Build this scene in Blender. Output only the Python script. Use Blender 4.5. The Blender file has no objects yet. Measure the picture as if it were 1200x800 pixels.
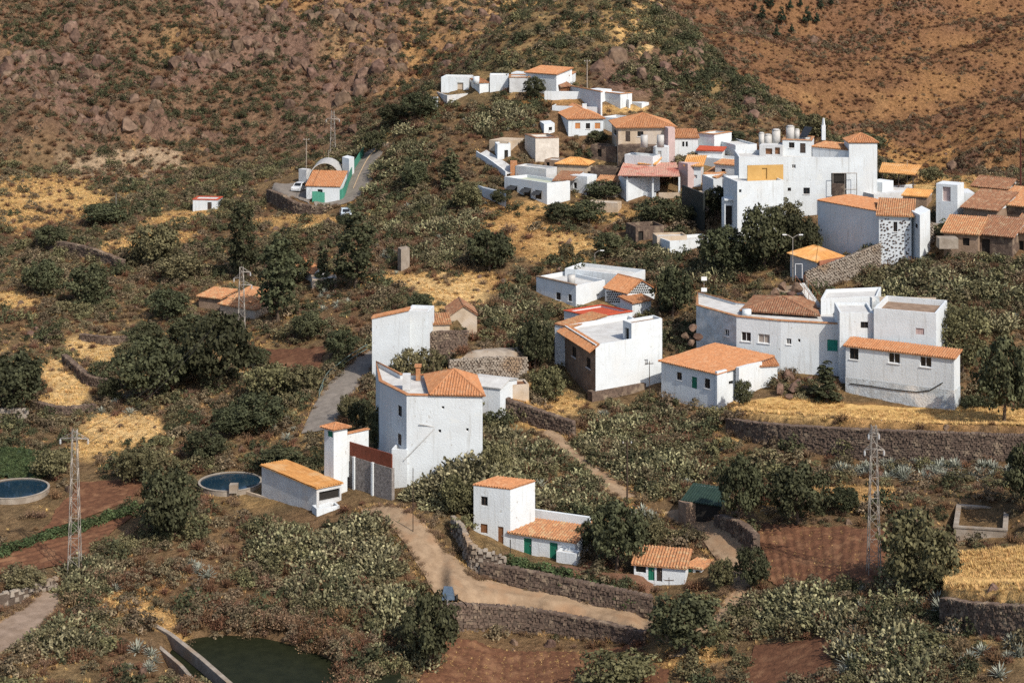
import bpy, math, random
import numpy as np
from mathutils import Vector
random.seed(7); RNG = np.random.default_rng(7)
S = bpy.context.scene
COL = S.collection
# ---------------------------------------------------------------- camera
F = 2239.0      # focal length in pixels of a 1200 pixel wide picture
HOR = -125.0    # row of the horizon in that picture
ZC = 100.0      # height of the viewpoint
cd = bpy.data.cameras.new('camera'); cam = bpy.data.objects.new('camera', cd); COL.objects.link(cam)
cam.location = (0, 0, ZC); cam.rotation_euler = (math.pi / 2, 0, 0)
cd.sensor_width = 36.0; cd.sensor_fit = 'HORIZONTAL'; cd.lens = 36.0 * F / 1200.0
cd.shift_y = -(400.0 - HOR) / 1200.0
cd.clip_start = 1.0; cd.clip_end = 6000.0
S.camera = cam
# ---------------------------------------------------------------- sky, sun, exposure
SUN = Vector((0.53, -0.69, 0.84)).normalized()
el = math.asin(SUN.z); az = math.atan2(SUN.x, SUN.y)
W = bpy.data.worlds.new('World'); S.world = W; W.use_nodes = True
nt = W.node_tree; nt.nodes.clear()
sky = nt.nodes.new('ShaderNodeTexSky'); sky.sky_type = 'NISHITA'; sky.sun_disc = False
sky.sun_elevation = el; sky.sun_rotation = az; sky.air_density = 1.0; sky.dust_density = 4.0; sky.ozone_density = 0.6; sky.altitude = 900
bg = nt.nodes.new('ShaderNodeBackground'); bg.inputs[1].default_value = 0.13
ow = nt.nodes.new('ShaderNodeOutputWorld')
nt.links.new(sky.outputs[0], bg.inputs[0]); nt.links.new(bg.outputs[0], ow.inputs[0])
sl = bpy.data.lights.new('sun', 'SUN'); sl.energy = 3.8; sl.angle = math.radians(0.53); sl.color = (1.0, 0.935, 0.84)
so = bpy.data.objects.new('sun', sl); COL.objects.link(so)
so.rotation_euler = SUN.to_track_quat('Z', 'Y').to_euler(); so.location = SUN * 300
S.view_settings.view_transform = 'Standard'; S.view_settings.look = 'None'
S.view_settings.exposure = 0.38; S.view_settings.gamma = 1.0
S.render.engine = 'CYCLES'; S.cycles.use_denoising = False; S.cycles.max_bounces = 5
S.cycles.transparent_max_bounces = 6; S.cycles.caustics_reflective = False; S.cycles.caustics_refractive = False

# ---------------------------------------------------------------- helpers
def P(px, row, D):
    return Vector(((px - 600.0) * D / F, D, ZC - (row - HOR) * D / F))
def zrow(row, D): return ZC - (row - HOR) * D / F
def px_of(x, D): return 600.0 + F * x / D
def row_of(z, D): return HOR + (ZC - z) * F / D

MATS = {}
def mat(name, c1, c2=None, scale=1.0, rough=0.85, bump=0.0, bscale=None, spec=0.2, metal=0.0, c3=None, detail=5.0, rnd=0.0, attr=None):
    """procedural surface: c1..c2 mottled by noise, optional third colour in patches, bump, per-object variation"""
    if name in MATS: return MATS[name]
    m = bpy.data.materials.new(name); m.use_nodes = True; n = m.node_tree.nodes; L = m.node_tree.links
    b = n['Principled BSDF']; b.inputs['Roughness'].default_value = rough
    b.inputs['Specular IOR Level'].default_value = spec; b.inputs['Metallic'].default_value = metal
    tc = n.new('ShaderNodeTexCoord')
    c2 = c2 or tuple(v * 0.75 for v in c1)
    nz = n.new('ShaderNodeTexNoise'); nz.inputs['Scale'].default_value = scale; nz.inputs['Detail'].default_value = detail
    nz.inputs['Roughness'].default_value = 0.65
    L.new(tc.outputs['Object'], nz.inputs['Vector'])
    rp = n.new('ShaderNodeValToRGB'); rp.color_ramp.elements[0].position = 0.35; rp.color_ramp.elements[1].position = 0.68
    rp.color_ramp.elements[0].color = (*c2, 1); rp.color_ramp.elements[1].color = (*c1, 1)
    L.new(nz.outputs[0], rp.inputs[0]); out = rp.outputs[0]
    if c3:
        n3 = n.new('ShaderNodeTexNoise'); n3.inputs['Scale'].default_value = scale * 0.37; n3.inputs['Detail'].default_value = 4
        mp = n.new('ShaderNodeMapping'); mp.inputs['Location'].default_value = (13.1, 7.7, 3.3)
        L.new(tc.outputs['Object'], mp.inputs[0]); L.new(mp.outputs[0], n3.inputs['Vector'])
        r3 = n.new('ShaderNodeValToRGB'); r3.color_ramp.elements[0].position = 0.52; r3.color_ramp.elements[1].position = 0.66
        L.new(n3.outputs[0], r3.inputs[0])
        mx = n.new('ShaderNodeMix'); mx.data_type = 'RGBA'; L.new(r3.outputs[0], mx.inputs[0])
        L.new(out, mx.inputs[6]); mx.inputs[7].default_value = (*c3, 1); out = mx.outputs[2]
    if attr:
        at = n.new('ShaderNodeAttribute'); at.attribute_name = attr
        mm = n.new('ShaderNodeMix'); mm.data_type = 'RGBA'; mm.blend_type = 'MULTIPLY'; mm.inputs[0].default_value = 1
        L.new(out, mm.inputs[6]); L.new(at.outputs['Color'], mm.inputs[7]); out = mm.outputs[2]
    if rnd:
        oi = n.new('ShaderNodeObjectInfo'); hs = n.new('ShaderNodeHueSaturation')
        mr = n.new('ShaderNodeMapRange'); mr.inputs[3].default_value = 1 - rnd; mr.inputs[4].default_value = 1 + rnd
        L.new(oi.outputs['Random'], mr.inputs[0]); L.new(mr.outputs[0], hs.inputs['Value'])
        m2 = n.new('ShaderNodeMapRange'); m2.inputs[3].default_value = 0.5 - rnd * 0.05; m2.inputs[4].default_value = 0.5 + rnd * 0.05
        mu = n.new('ShaderNodeMath'); mu.operation = 'FRACT'; m9 = n.new('ShaderNodeMath'); m9.operation = 'MULTIPLY'; m9.inputs[1].default_value = 7.31
        L.new(oi.outputs['Random'], m9.inputs[0]); L.new(m9.outputs[0], mu.inputs[0]); L.new(mu.outputs[0], m2.inputs[0]); L.new(m2.outputs[0], hs.inputs['Hue'])
        L.new(out, hs.inputs['Color']); out = hs.outputs[0]
    L.new(out, b.inputs['Base Color'])
    if bump:
        nb = n.new('ShaderNodeTexNoise'); nb.inputs['Scale'].default_value = bscale or scale * 4; nb.inputs['Detail'].default_value = 6
        L.new(tc.outputs['Object'], nb.inputs['Vector'])
        bp = n.new('ShaderNodeBump'); bp.inputs['Strength'].default_value = bump; bp.inputs['Distance'].default_value = 0.1
        L.new(nb.outputs[0], bp.inputs['Height']); L.new(bp.outputs[0], b.inputs['Normal'])
    MATS[name] = m
    return m

class MB:
    """collects faces of one mesh"""
    def __init__(s): s.v = []; s.f = []
    def add(s, vs, fs):
        o = len(s.v); s.v.extend(tuple(p) for p in vs); s.f.extend(tuple(i + o for i in f) for f in fs); return s
    def prism(s, poly, z0, z1):
        n = len(poly); vs = [(p[0], p[1], z0) for p in poly] + [(p[0], p[1], z1) for p in poly]
        fs = [tuple(range(n - 1, -1, -1)), tuple(range(n, 2 * n))] + [(i, (i + 1) % n, n + (i + 1) % n, n + i) for i in range(n)]
        return s.add(vs, fs)
    def hexa(s, b, t):   # bottom and top quads, CCW from above
        return s.add(list(b) + list(t), [(3, 2, 1, 0), (4, 5, 6, 7)] + [(i, (i + 1) % 4, 4 + (i + 1) % 4, 4 + i) for i in range(4)])
    def box(s, c, dx, dy, dz, yaw=0.0):
        ca, sa = math.cos(yaw), math.sin(yaw)
        q = [(c[0] + x * ca - y * sa, c[1] + x * sa + y * ca) for x, y in ((-dx/2, -dy/2), (dx/2, -dy/2), (dx/2, dy/2), (-dx/2, dy/2))]
        return s.prism(q, c[2], c[2] + dz)
    def bar(s, a, b, r, n=4, r2=None):
        a, b = Vector(a), Vector(b); d = (b - a)
        if d.length < 1e-6: return s
        d.normalize(); u = d.orthogonal().normalized(); w = d.cross(u); r2 = r if r2 is None else r2
        vs = []
        for p, q in ((a, r), (b, r2)):
            for i in range(n):
                t = 2 * math.pi * (i + .5) / n; vs.append(p + u * math.cos(t) * q + w * math.sin(t) * q)
        return s.add(vs, [tuple(range(n - 1, -1, -1)), tuple(range(n, 2 * n))] + [(i, (i + 1) % n, n + (i + 1) % n, n + i) for i in range(n)])
    def cyl(s, c, r, h, n=16, r2=None): return s.bar(c, (c[0], c[1], c[2] + h), r, n, r2)
    def build(s, name, material, parent=None, origin=None, smooth=False):
        if origin is None: origin = parent_origin(parent) if parent else (s.v[0] if s.v else (0, 0, 0))
        o3 = Vector(origin)
        me = bpy.data.meshes.new(name); me.from_pydata([tuple(Vector(p) - o3) for p in s.v], [], s.f); me.update()
        if material: me.materials.append(material)
        if smooth: me.polygons.foreach_set('use_smooth', [True] * len(me.polygons))
        o = bpy.data.objects.new(name, me); COL.objects.link(o)
        if parent: o.parent = parent; o.location = o3 - Vector(parent_origin(parent))
        else: o.location = o3
        return o
ORG = {}
def parent_origin(p):
    loc = Vector((0, 0, 0))
    while p: loc += Vector(p.location); p = p.parent
    return loc
def thing(name, label, cat, loc, group=None):
    o = bpy.data.objects.new(name, None); COL.objects.link(o); o.location = loc; o.empty_display_size = 0.3
    return tag(o, label, cat, group, 'thing')
def tag(o, label=None, cat=None, group=None, kind=None):
    if label: o['label'] = label
    if cat: o['category'] = cat
    if group: o['group'] = group
    if kind: o['kind'] = kind
    return o

ORD = 'first second third fourth fifth sixth seventh eighth ninth tenth eleventh twelfth thirteenth fourteenth'.split()
def nth(label, i, n):
    """label of the i-th of n look-alikes counted from the left"""
    if n < 2 or n > 14: return label
    t = label + (' , leftmost' if i == 0 else ' , rightmost' if i == n - 1 else ' , %s from the left' % ORD[i]).replace(' ,', ',')
    return t if len(t.split()) <= 16 else label
# ---------------------------------------------------------------- noise
def vnoise(x, y, seed=0):
    xi = np.floor(x).astype(np.int64); yi = np.floor(y).astype(np.int64); fx = x - xi; fy = y - yi
    fx = fx * fx * (3 - 2 * fx); fy = fy * fy * (3 - 2 * fy)
    def h(a, b):
        n = (a * 374761393 + b * 668265263 + seed * 1442695041) & 0x7fffffff
        n = ((n ^ (n >> 13)) * 1274126177) & 0x7fffffff
        return ((n ^ (n >> 16)) & 0xffff) / 65535.0
    return (h(xi, yi) * (1 - fx) + h(xi + 1, yi) * fx) * (1 - fy) + (h(xi, yi + 1) * (1 - fx) + h(xi + 1, yi + 1) * fx) * fy
def fbm(x, y, oct=4, seed=0):
    t = 0; a = 0.5
    for i in range(oct): t = t + a * (vnoise(x, y, seed + i) - 0.5); x = x * 2.03 + 5.1; y = y * 2.03 + 1.7; a *= 0.5
    return t
def ridge(x, y, oct=4, seed=0):
    t = 0; a = 0.5
    for i in range(oct): t = t + a * (1 - abs(2 * vnoise(x, y, seed + i) - 1)); x = x * 2.1 + 3.3; y = y * 2.1 + 9.1; a *= 0.5
    return t

# ---------------------------------------------------------------- terrain: row of the ground at each distance, by picture column
TAB = {
 -250: [(900,150),(800,168),(690,190),(620,205),(572,215),(470,245),(400,272),(300,318),(200,385),(100,425),(0,462),(-120,520)],
 0:    [(900,148),(800,166),(720,182),(660,195),(600,207),(572,214),(540,223),(470,246),(400,270),(300,316),(200,385),(100,425),(0,462),(-120,520)],
 100:  [(900,148),(800,165),(678,191),(600,208),(560,218),(470,245),(400,270),(300,316),(250,345),(200,388),(100,428),(0,465),(-120,525)],
 200:  [(900,150),(800,167),(740,180),(680,190),(600,206),(560,217),(470,243),(400,270),(300,315),(240,348),(195,392),(100,430),(0,470),(-120,530)],
 300:  [(900,152),(800,168),(740,180),(620,201),(575,213),(540,222),(440,252),(400,268),(350,290),(300,310),(250,335),(215,352),(195,395),(100,432),(0,475),(-120,535)],
 400:  [(900,154),(800,170),(700,186),(610,200),(560,210),(500,226),(440,243),(400,257),(350,278),(300,300),(250,325),(215,340),(178,362),(190,385),(160,415),(100,438),(0,482),(-120,540)],
 500:  [(900,156),(800,172),(740,182),(620,195),(560,207),(480,229),(400,252),(350,270),(300,292),(250,313),(200,330),(140,348),(108,358),(135,385),(115,420),(60,452),(0,490),(-120,545)],
 600:  [(900,158),(800,174),(745,185),(645,197),(600,205),(560,214),(500,229),(440,244),(380,262),(320,282),(270,300),(240,308),(200,322),(160,334),(110,352),(80,364),(22,388),(60,430),(40,470),(-20,520),(-120,560)],
 700:  [(900,156),(800,172),(745,184),(660,194),(600,206),(540,220),(480,234),(440,246),(380,262),(300,288),(260,303),(215,318),(160,334),(110,350),(50,372),(-10,396),(-40,412),(10,460),(-20,540),(-120,600)],
 800:  [(900,154),(800,170),(720,183),(680,190),(640,197),(600,206),(540,220),(470,237),(400,255),(340,272),(290,288),(250,303),(200,318),(160,335),(110,352),(50,378),(22,390),(90,440),(70,500),(0,590),(-120,650)],
 900:  [(900,150),(800,166),(740,177),(700,184),(640,192),(600,200),(550,212),(490,225),(440,240),(400,248),(350,262),(310,275),(275,286),(240,298),(200,312),(165,330),(122,352),(112,360),(150,400),(135,480),(60,540),(0,590),(-120,655)],
 1000: [(900,146),(800,160),(720,173),(680,180),(620,192),(590,200),(550,211),(500,220),(480,229),(440,239),(380,250),(330,262),(300,272),(260,285),(220,300),(190,320),(180,345),(230,400),(190,480),(165,505),(100,540),(0,597),(-120,660)],
 1100: [(900,142),(800,156),(720,168),(680,177),(620,190),(560,206),(500,219),(480,229),(430,239),(370,247),(330,255),(290,265),(250,278),(215,295),(205,320),(240,400),(225,470),(210,490),(100,545),(0,602),(-120,665)],
 1200: [(900,138),(800,152),(720,164),(650,180),(600,192),(550,205),(500,217),(478,228),(410,240),(340,250),(290,262),(250,276),(215,292),(205,315),(230,400),(215,470),(100,550),(0,612),(-120,672)],
 1450: [(900,138),(800,152),(720,164),(650,180),(600,192),(550,205),(500,217),(478,228),(410,240),(340,250),(290,262),(250,276),(215,292),(205,315),(230,400),(215,470),(100,550),(0,612),(-120,672)],
}
PXS = np.arange(-220, 1421, 3.5)
DS = np.concatenate([np.arange(132, 300, 0.75), np.arange(300, 500, 1.0), np.arange(500, 680, 1.8), np.geomspace(682, 1900, 22)])
keys = sorted(TAB)
colz = []
for k in keys:
    t = TAB[k]; d = [a[1] for a in t]; z = [zrow(a[0], a[1]) for a in t]
    zz = np.interp(DS, d, z)
    zz = np.where(DS < d[0], z[0] - (d[0] - DS) * 0.02, zz)
    far = z[-1] + (DS - d[-1]) * 0.33 * np.exp(-(DS - d[-1]) / 900)
    colz.append(np.where(DS > d[-1], far, zz))
colz = np.array(colz)
ZT = np.empty((len(PXS), len(DS)))
wk = np.array(keys, float)
for j in range(len(DS)): ZT[:, j] = np.interp(PXS, wk, colz[:, j])
def blur(a, n, axis):
    k = np.hanning(n + 2)[1:-1]; k /= k.sum(); pad = [(0, 0), (0, 0)]; pad[axis] = (n // 2, n // 2)
    b = np.pad(a, pad, mode='edge'); return np.apply_along_axis(lambda r: np.convolve(r, k, mode='valid'), axis, b)
ZT = blur(blur(ZT, 21, 0), 9, 1)
PXG, DG = np.meshgrid(PXS, DS, indexing='ij')
XG = (PXG - 600) * DG / F
def rows(): return HOR + (ZC - ZT) * F / DG
def D_at(px, row, dmin=0):
    i = (px - PXS[0]) / (PXS[1] - PXS[0]); i0 = int(np.clip(np.floor(i), 0, len(PXS) - 2)); f = i - i0
    r = HOR + (ZC - (ZT[i0] * (1 - f) + ZT[i0 + 1] * f)) * F / DS
    ok = np.nonzero((r <= row) & (DS >= dmin))[0]
    if len(ok) == 0: return DS[-1]
    j = ok[0]
    if j == 0: return DS[0]
    t = (r[j-1] - row) / max(1e-6, r[j-1] - r[j]); return DS[j-1] + min(max(t, 0), 1) * (DS[j] - DS[j-1])
def z_at(x, y):
    px = px_of(x, y); i = np.clip((px - PXS[0]) / (PXS[1] - PXS[0]), 0, len(PXS) - 1.001); j = np.clip(np.interp(y, DS, np.arange(len(DS))), 0, len(DS) - 1.001)
    i0 = np.floor(i).astype(int); j0 = np.floor(j).astype(int); a = i - i0; b = j - j0
    return (ZT[i0, j0] * (1-a) * (1-b) + ZT[i0+1, j0] * a * (1-b) + ZT[i0, j0+1] * (1-a) * b + ZT[i0+1, j0+1] * a * b)
def G(px, row, dmin=0):
    """point of the ground seen at this pixel"""
    D = D_at(px, row, dmin); return P(px, row, D)

# terrace walls: (px, row of the foot, row of the top) from left to right; the ground behind is raised to the top
WALLS = []
def step(pts, reach=14.0):
    pts = [(p, b, t, D_at(p, b)) for p, b, t in pts]
    p = np.array([q[0] for q in pts]); d = np.array([q[3] for q in pts])
    h = np.array([(q[1] - q[2]) * q[3] / F for q in pts])
    dw = np.interp(PXG, p, d); hw = np.interp(PXG, p, h, left=0, right=0)
    edge = np.clip(np.minimum(PXG - p[0], p[-1] - PXG) / 8.0, 0, 1)
    t = (DG - dw - 1.3)
    k = np.where(t > 0, np.clip(1 - t / reach, 0, 1), 0)
    k = k * k * (3 - 2 * k)
    inc = hw * k * edge; inc = blur(blur(inc, 3, 0), 3, 1)
    globals()['ZT'] = ZT + inc
    return [(q[0], q[3], zrow(q[1], q[3]), zrow(q[2], q[3])) for q in pts]
# ---------------------------------------------------------------- terraces cut into the slope
W_LOWER = step([(518,740,710),(600,743,714),(680,750,727),(752,755,743)], 11)
W_ROAD = step([(562,674,662),(600,687,669),(690,709,687),(762,725,702)], 9)
W_HOUSE = step([(528,622,610),(540,646,624),(552,668,645),(592,676,660)], 7)
W_RIGHT = step([(850,508,490),(900,522,497),(1000,537,503),(1100,542,507),(1240,542,512)], 9)
W_YFIELD = step([(1100,730,700),(1150,748,708),(1240,765,712)], 13)
W_GARDEN = step([(563,476,459),(610,494,477),(670,514,498)], 6)
W_PATH = step([(836,616,606),(862,634,614),(882,652,630)], 6)
W_TERR = step([(72,424,416),(88,440,430),(106,453,443),(142,456,447)], 7)
W_STEPA = step([(92,399,392),(130,404,396),(166,400,393)], 6)
W_STEPB = step([(38,480,471),(72,488,478),(112,482,474)], 6)
W_LONG = step([(42,292,281),(100,304,291),(142,316,307)], 10)
W_GREY = step([(-60,497,478),(31,497,480)], 10)
W_RAMP = step([(944,346,322),(990,331,305),(1040,311,285),(1094,284,264)], 5)
W_YARD = step([(486,430,392),(520,430,389),(548,426,389)], 10)
W_COURT = step([(526,448,424),(575,449,420),(618,443,420)], 12)
W_BEND = step([(312,238,224),(330,247,231),(346,252,240),(380,251,246)], 16)
W_DITCH = step([(-40,722,706),(20,706,692),(66,690,678)], 5)

RG = rows()
# ---------------------------------------------------------------- what grows and lies where (masks in ground coordinates of the slope)
def blob(cx, cy, rx, ry, ang=0.0, soft=0.35, n=0.5):
    a = math.radians(ang); dx = PXG - cx; dy = RG - cy
    u = (dx * math.cos(a) + dy * math.sin(a)) / rx; v = (-dx * math.sin(a) + dy * math.cos(a)) / ry
    r = np.sqrt(u * u + v * v) + n * fbm(PXG * 0.045, DG * 0.12, 4, 31)
    return np.clip((1 + soft / 2 - r) / soft, 0, 1)
HILL_L = np.clip((DG - 386) / 10, 0, 1) * np.clip((620 - PXG) / 60, 0, 1)
HILL_R = np.clip((DG - 430) / 20, 0, 1) * np.clip((PXG - 640) / 60, 0, 1)
CROWN = np.clip((DG - 348) / 14, 0, 1) * (1 - HILL_L) * (1 - HILL_R) * np.clip((PXG - 470) / 30, 0, 1)
nz1 = fbm(XG * 0.05, DG * 0.05, 5, 3); nz2 = fbm(XG * 0.25, DG * 0.25, 4, 11); nz3 = fbm(XG * 0.9, DG * 0.9, 3, 17)
GRASS = np.zeros_like(ZT)
sx = XG * 0.9 + DG * 0.45; sy = DG * 0.9 - XG * 0.45
STREAK = 0.7 * fbm(sx * 0.018, sy * 0.08, 5, 141) + 0.8 * fbm(sx * 0.06, sy * 0.20, 4, 143)
for b in [(75,450,26,34,-25),(115,410,40,16,8),(70,470,26,10,0),(145,505,50,22,0),(120,520,40,24,0),(20,262,30,10,0),(15,352,26,10,0),(170,285,70,9,-8),
          (215,255,40,9,-10),(360,262,70,10,0),(525,345,34,24,0),(480,328,50,9,0),(600,258,60,24,0),(660,290,60,20,0),(690,250,70,12,0),(640,470,55,16,10),
          (640,500,34,10,10),(1000,485,170,13,3),(1160,682,62,32,0),(700,545,30,9,40),(735,580,16,30,-40),(300,500,20,8,0),(330,490,26,8,-20),(640,118,55,6,0),
          (720,128,40,5,0),(1040,185,50,12,20),(1085,215,40,10,-30),(1150,215,50,8,0),(745,30,22,40,20),(560,330,40,14,0),(850,510,30,12,0),(995,580,60,12,0),
          (150,700,60,12,-20),(100,750,60,10,-35),(180,720,50,14,30),(480,300,20,8,0),(40,235,90,30,0),(800,770,50,18,0),(600,8,60,8,0),(900,600,14,10,0)]:
    GRASS = np.maximum(GRASS, blob(*b))
GRASS = np.maximum(GRASS, HILL_R * np.clip(0.12 + 2.4 * STREAK, 0, 1) * 0.5)
GRASS = np.maximum(GRASS, HILL_L * np.clip(-0.1 + 2.0 * fbm(XG * 0.04, DG * 0.05, 4, 43) + 1.6 * np.clip((PXG - 240) / 260, 0, .6) * np.clip((125 - RG) / 90, 0, 1), 0, 1) * 0.85)
GRASS = np.maximum(GRASS, CROWN * np.clip(-0.25 + 2.0 * nz1, 0, 1))
GRASS = np.maximum(GRASS, np.clip((DG - 150) / 20, 0, 1) * np.clip(-0.02 + 1.5 * nz1 + 0.8 * nz2, 0, 0.8) * (1 - HILL_L) * (1 - HILL_R))
ROCK = np.maximum(HILL_L * 0.45 * np.clip((ridge(XG * 0.035, DG * 0.05, 4, 5) - 0.52) * 6, 0, 1), HILL_R * np.clip((-STREAK - 0.10) * 5, 0, 1))
for b in [(300,60,80,36,20),(230,95,60,20,-10),(420,40,60,40,30),(420,110,60,25,-20),(60,110,60,30,0),(745,90,50,30,0),(885,130,14,26,-20),(800,80,16,40,30),(160,160,120,10,0)]:
    ROCK = np.maximum(ROCK, blob(*b) * np.clip((DG - 340) / 10, 0, 1))
SCREE = blob(150, 200, 75, 16, 3) * np.clip((DG - 330) / 10, 0, 1)
# plain, trodden or worked ground gets no relief
FLAT = np.zeros_like(ZT)
for b in [(600,775,150,30,5),(1000,645,90,34,0),(925,775,60,30,0),(80,600,110,60,-18),(335,420,60,14,0),(1160,680,60,35,0),(1020,490,190,16,3),(370,225,70,26,0),(290,770,120,40,10)]:
    FLAT = np.maximum(FLAT, blob(*b, 0, 0.3, 0.0) if len(b) == 4 else blob(*b, 0.3, 0.0))
rel = 0.9 * nz2 + 0.35 * nz3
rel = rel * (1 - FLAT) * np.clip((DG - 140) / 10, 0, 1)
rk = ridge(XG * 0.07, DG * 0.09, 5, 21) - 0.5
big = HILL_L * (8.0 * (ridge(XG * 0.05, DG * 0.055, 5, 21) - 0.5) + 13.0 * (ridge(XG * 0.016 + DG * 0.008, DG * 0.012, 3, 29) - 0.5) + 5 * fbm(XG * 0.03, DG * 0.04, 4, 23)) + HILL_R * (11.0 * fbm(sx * 0.012, sy * 0.045, 5, 25) + 3.5 * (ridge(XG * 0.06, DG * 0.06, 4, 33) - 0.5) + 19.0 * (ridge(sx * 0.008, sy * 0.026, 4, 27) - 0.5)) + CROWN * 2.2 * (rk + nz2)
rr = ridge(XG * 0.10 + 0.3 * nz2, DG * 0.10, 4, 51) * 7; cl = ROCK * ((np.floor(rr) + np.clip((rr - np.floor(rr)) * 4 - 3, 0, 1)) / 7 - 0.4) * 8.0
ZT = ZT + 3.6 * np.exp(-((PXG - 560) / 42) ** 2) * np.exp(-((DG - 204.5) / 2.6) ** 2)
ZT = ZT - 1.3 * blob(1150, 612, 46, 22, 0, 0.4, 0.0) * (DG < 205)
POND = blob(296, 778, 100, 40, 8, 0.3, 0.0) * (DG < 186)
ZT = ZT - 2.3 * POND
ZT = ZT + 0.55 * rel + big + cl * np.clip((DG - 345) / 15, 0, 1)
RG = rows()
GSOIL = np.array((0.175, 0.110, 0.060)); GSCR = np.array((0.160, 0.120, 0.064)); GYEL = np.array((0.52, 0.345, 0.145)); GORA = np.array((0.33, 0.185, 0.075))
GHL = np.array((0.165, 0.104, 0.064)); GHR = np.array((0.160, 0.086, 0.047)); GRK = np.array((0.165, 0.105, 0.078)); GSC = np.array((0.36, 0.27, 0.18))
def lerp(a, b, t): return a + (b - a) * t[..., None]
C = lerp(np.broadcast_to(GSOIL, ZT.shape + (3,)), GSCR, np.clip(0.5 + 2.2 * nz1, 0, 1))
C = lerp(C, GSCR * 0.9, CROWN); C = lerp(C, GHL, HILL_L); C = lerp(C, GHR, HILL_R)
C = lerp(C, GRK, ROCK * (1 - 0.35 * HILL_R))
gy = GYEL * (0.75 + 0.5 * np.clip(0.5 + nz2, 0, 1))[..., None]
gmix = np.clip(0.5 + 2.5 * fbm(XG * 0.09, DG * 0.09, 3, 61) - 0.7 * HILL_R - 0.25 * HILL_L, 0, 1)[..., None]
C = C + (gy * gmix + GORA * (1 - gmix) - C) * (GRASS * (1 - 0.6 * ROCK))[..., None]
C = lerp(C, GSC, SCREE * 0.8)
PALE = np.zeros_like(ZT)
for b in [(75,450,24,32,-25),(112,410,38,15,8),(70,472,24,9,0),(145,500,46,16,0),(528,344,44,28,0),(505,330,46,9,0),(760,30,18,36,20)]: PALE = np.maximum(PALE, blob(*b, 0.3, 0.35))
C = lerp(C, np.array((0.62, 0.43, 0.20)), PALE * 0.85)
C = C * (1.0 + 0.5 * nz3 + 0.3 * nz2)[..., None]
C = np.clip(C, 0.01, 0.8)

def terrain_material():
    m = bpy.data.materials.new('hillside_ground'); m.use_nodes = True; n = m.node_tree.nodes; L = m.node_tree.links
    b = n['Principled BSDF']; b.inputs['Roughness'].default_value = 0.95; b.inputs['Specular IOR Level'].default_value = 0.05
    at = n.new('ShaderNodeAttribute'); at.attribute_name = 'soil_colour'
    tc = n.new('ShaderNodeTexCoord')
    def noise(s, d=6):
        z = n.new('ShaderNodeTexNoise'); z.inputs['Scale'].default_value = s; z.inputs['Detail'].default_value = d; z.inputs['Roughness'].default_value = 0.7
        L.new(tc.outputs['Object'], z.inputs['Vector']); return z
    a = noise(1.3); r = n.new('ShaderNodeValToRGB'); r.color_ramp.elements[0].position = 0.3; r.color_ramp.elements[1].position = 0.72
    r.color_ramp.elements[0].color = (0.5, 0.47, 0.45, 1); r.color_ramp.elements[1].color = (1.45, 1.42, 1.38, 1); L.new(a.outputs[0], r.inputs[0])
    mm = n.new('ShaderNodeMix'); mm.data_type = 'RGBA'; mm.blend_type = 'MULTIPLY'; mm.inputs[0].default_value = 1
    L.new(at.outputs['Color'], mm.inputs[6]); L.new(r.outputs[0], mm.inputs[7])
    v = n.new('ShaderNodeTexVoronoi'); v.inputs['Scale'].default_value = 2.2; L.new(tc.outputs['Object'], v.inputs['Vector'])
    vr = n.new('ShaderNodeValToRGB'); vr.color_ramp.elements[0].position = 0.05; vr.color_ramp.elements[1].position = 0.3
    vr.color_ramp.elements[0].color = (1.35, 1.3, 1.25, 1); vr.color_ramp.elements[1].color = (1, 1, 1, 1); L.new(v.outputs['Distance'], vr.inputs[0])
    m2 = n.new('ShaderNodeMix'); m2.data_type = 'RGBA'; m2.blend_type = 'MULTIPLY'; m2.inputs[0].default_value = 1
    L.new(mm.outputs[2], m2.inputs[6]); L.new(vr.outputs[0], m2.inputs[7])
    L.new(m2.outputs[2], b.inputs['Base Color'])
    nl = noise(0.55, 6); bl = n.new('ShaderNodeBump'); bl.inputs['Strength'].default_value = 0.8; bl.inputs['Distance'].default_value = 1.1; L.new(nl.outputs[0], bl.inputs['Height'])
    nb = noise(2.6, 8); bp = n.new('ShaderNodeBump'); bp.inputs['Strength'].default_value = 0.9; bp.inputs['Distance'].default_value = 0.35
    L.new(bl.outputs[0], bp.inputs['Normal']); L.new(nb.outputs[0], bp.inputs['Height']); L.new(bp.outputs[0], b.inputs['Normal'])
    return m
def grid_faces(ni, nj):
    i, j = np.meshgrid(np.arange(ni - 1), np.arange(nj - 1), indexing='ij'); a = i * nj + j
    return np.stack([a, a + nj, a + nj + 1, a + 1], -1).reshape(-1, 4)
def np_mesh(name, co, faces, material, smooth=True):
    me = bpy.data.meshes.new(name); co = np.asarray(co, np.float32); faces = np.asarray(faces, np.int32)
    me.vertices.add(len(co)); me.vertices.foreach_set('co', co.ravel())
    k = faces.shape[1]; me.loops.add(faces.size); me.loops.foreach_set('vertex_index', faces.ravel())
    me.polygons.add(len(faces)); me.polygons.foreach_set('loop_start', np.arange(0, faces.size, k, dtype=np.int32)); me.polygons.foreach_set('loop_total', np.full(len(faces), k, np.int32))
    me.polygons.foreach_set('use_smooth', np.full(len(faces), smooth))
    me.update(calc_edges=True)
    if material: me.materials.append(material)
    return me
me = np_mesh('hillside', np.stack([XG, DG, ZT], -1).reshape(-1, 3), grid_faces(len(PXS), len(DS)), terrain_material())
ca = me.color_attributes.new('soil_colour', 'FLOAT_COLOR', 'POINT')
ca.data.foreach_set('color', np.concatenate([C.reshape(-1, 3), np.ones((C.size // 3, 1))], 1).astype(np.float32).ravel())
ground = bpy.data.objects.new('hillside', me); COL.objects.link(ground); ground['kind'] = 'structure'

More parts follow.
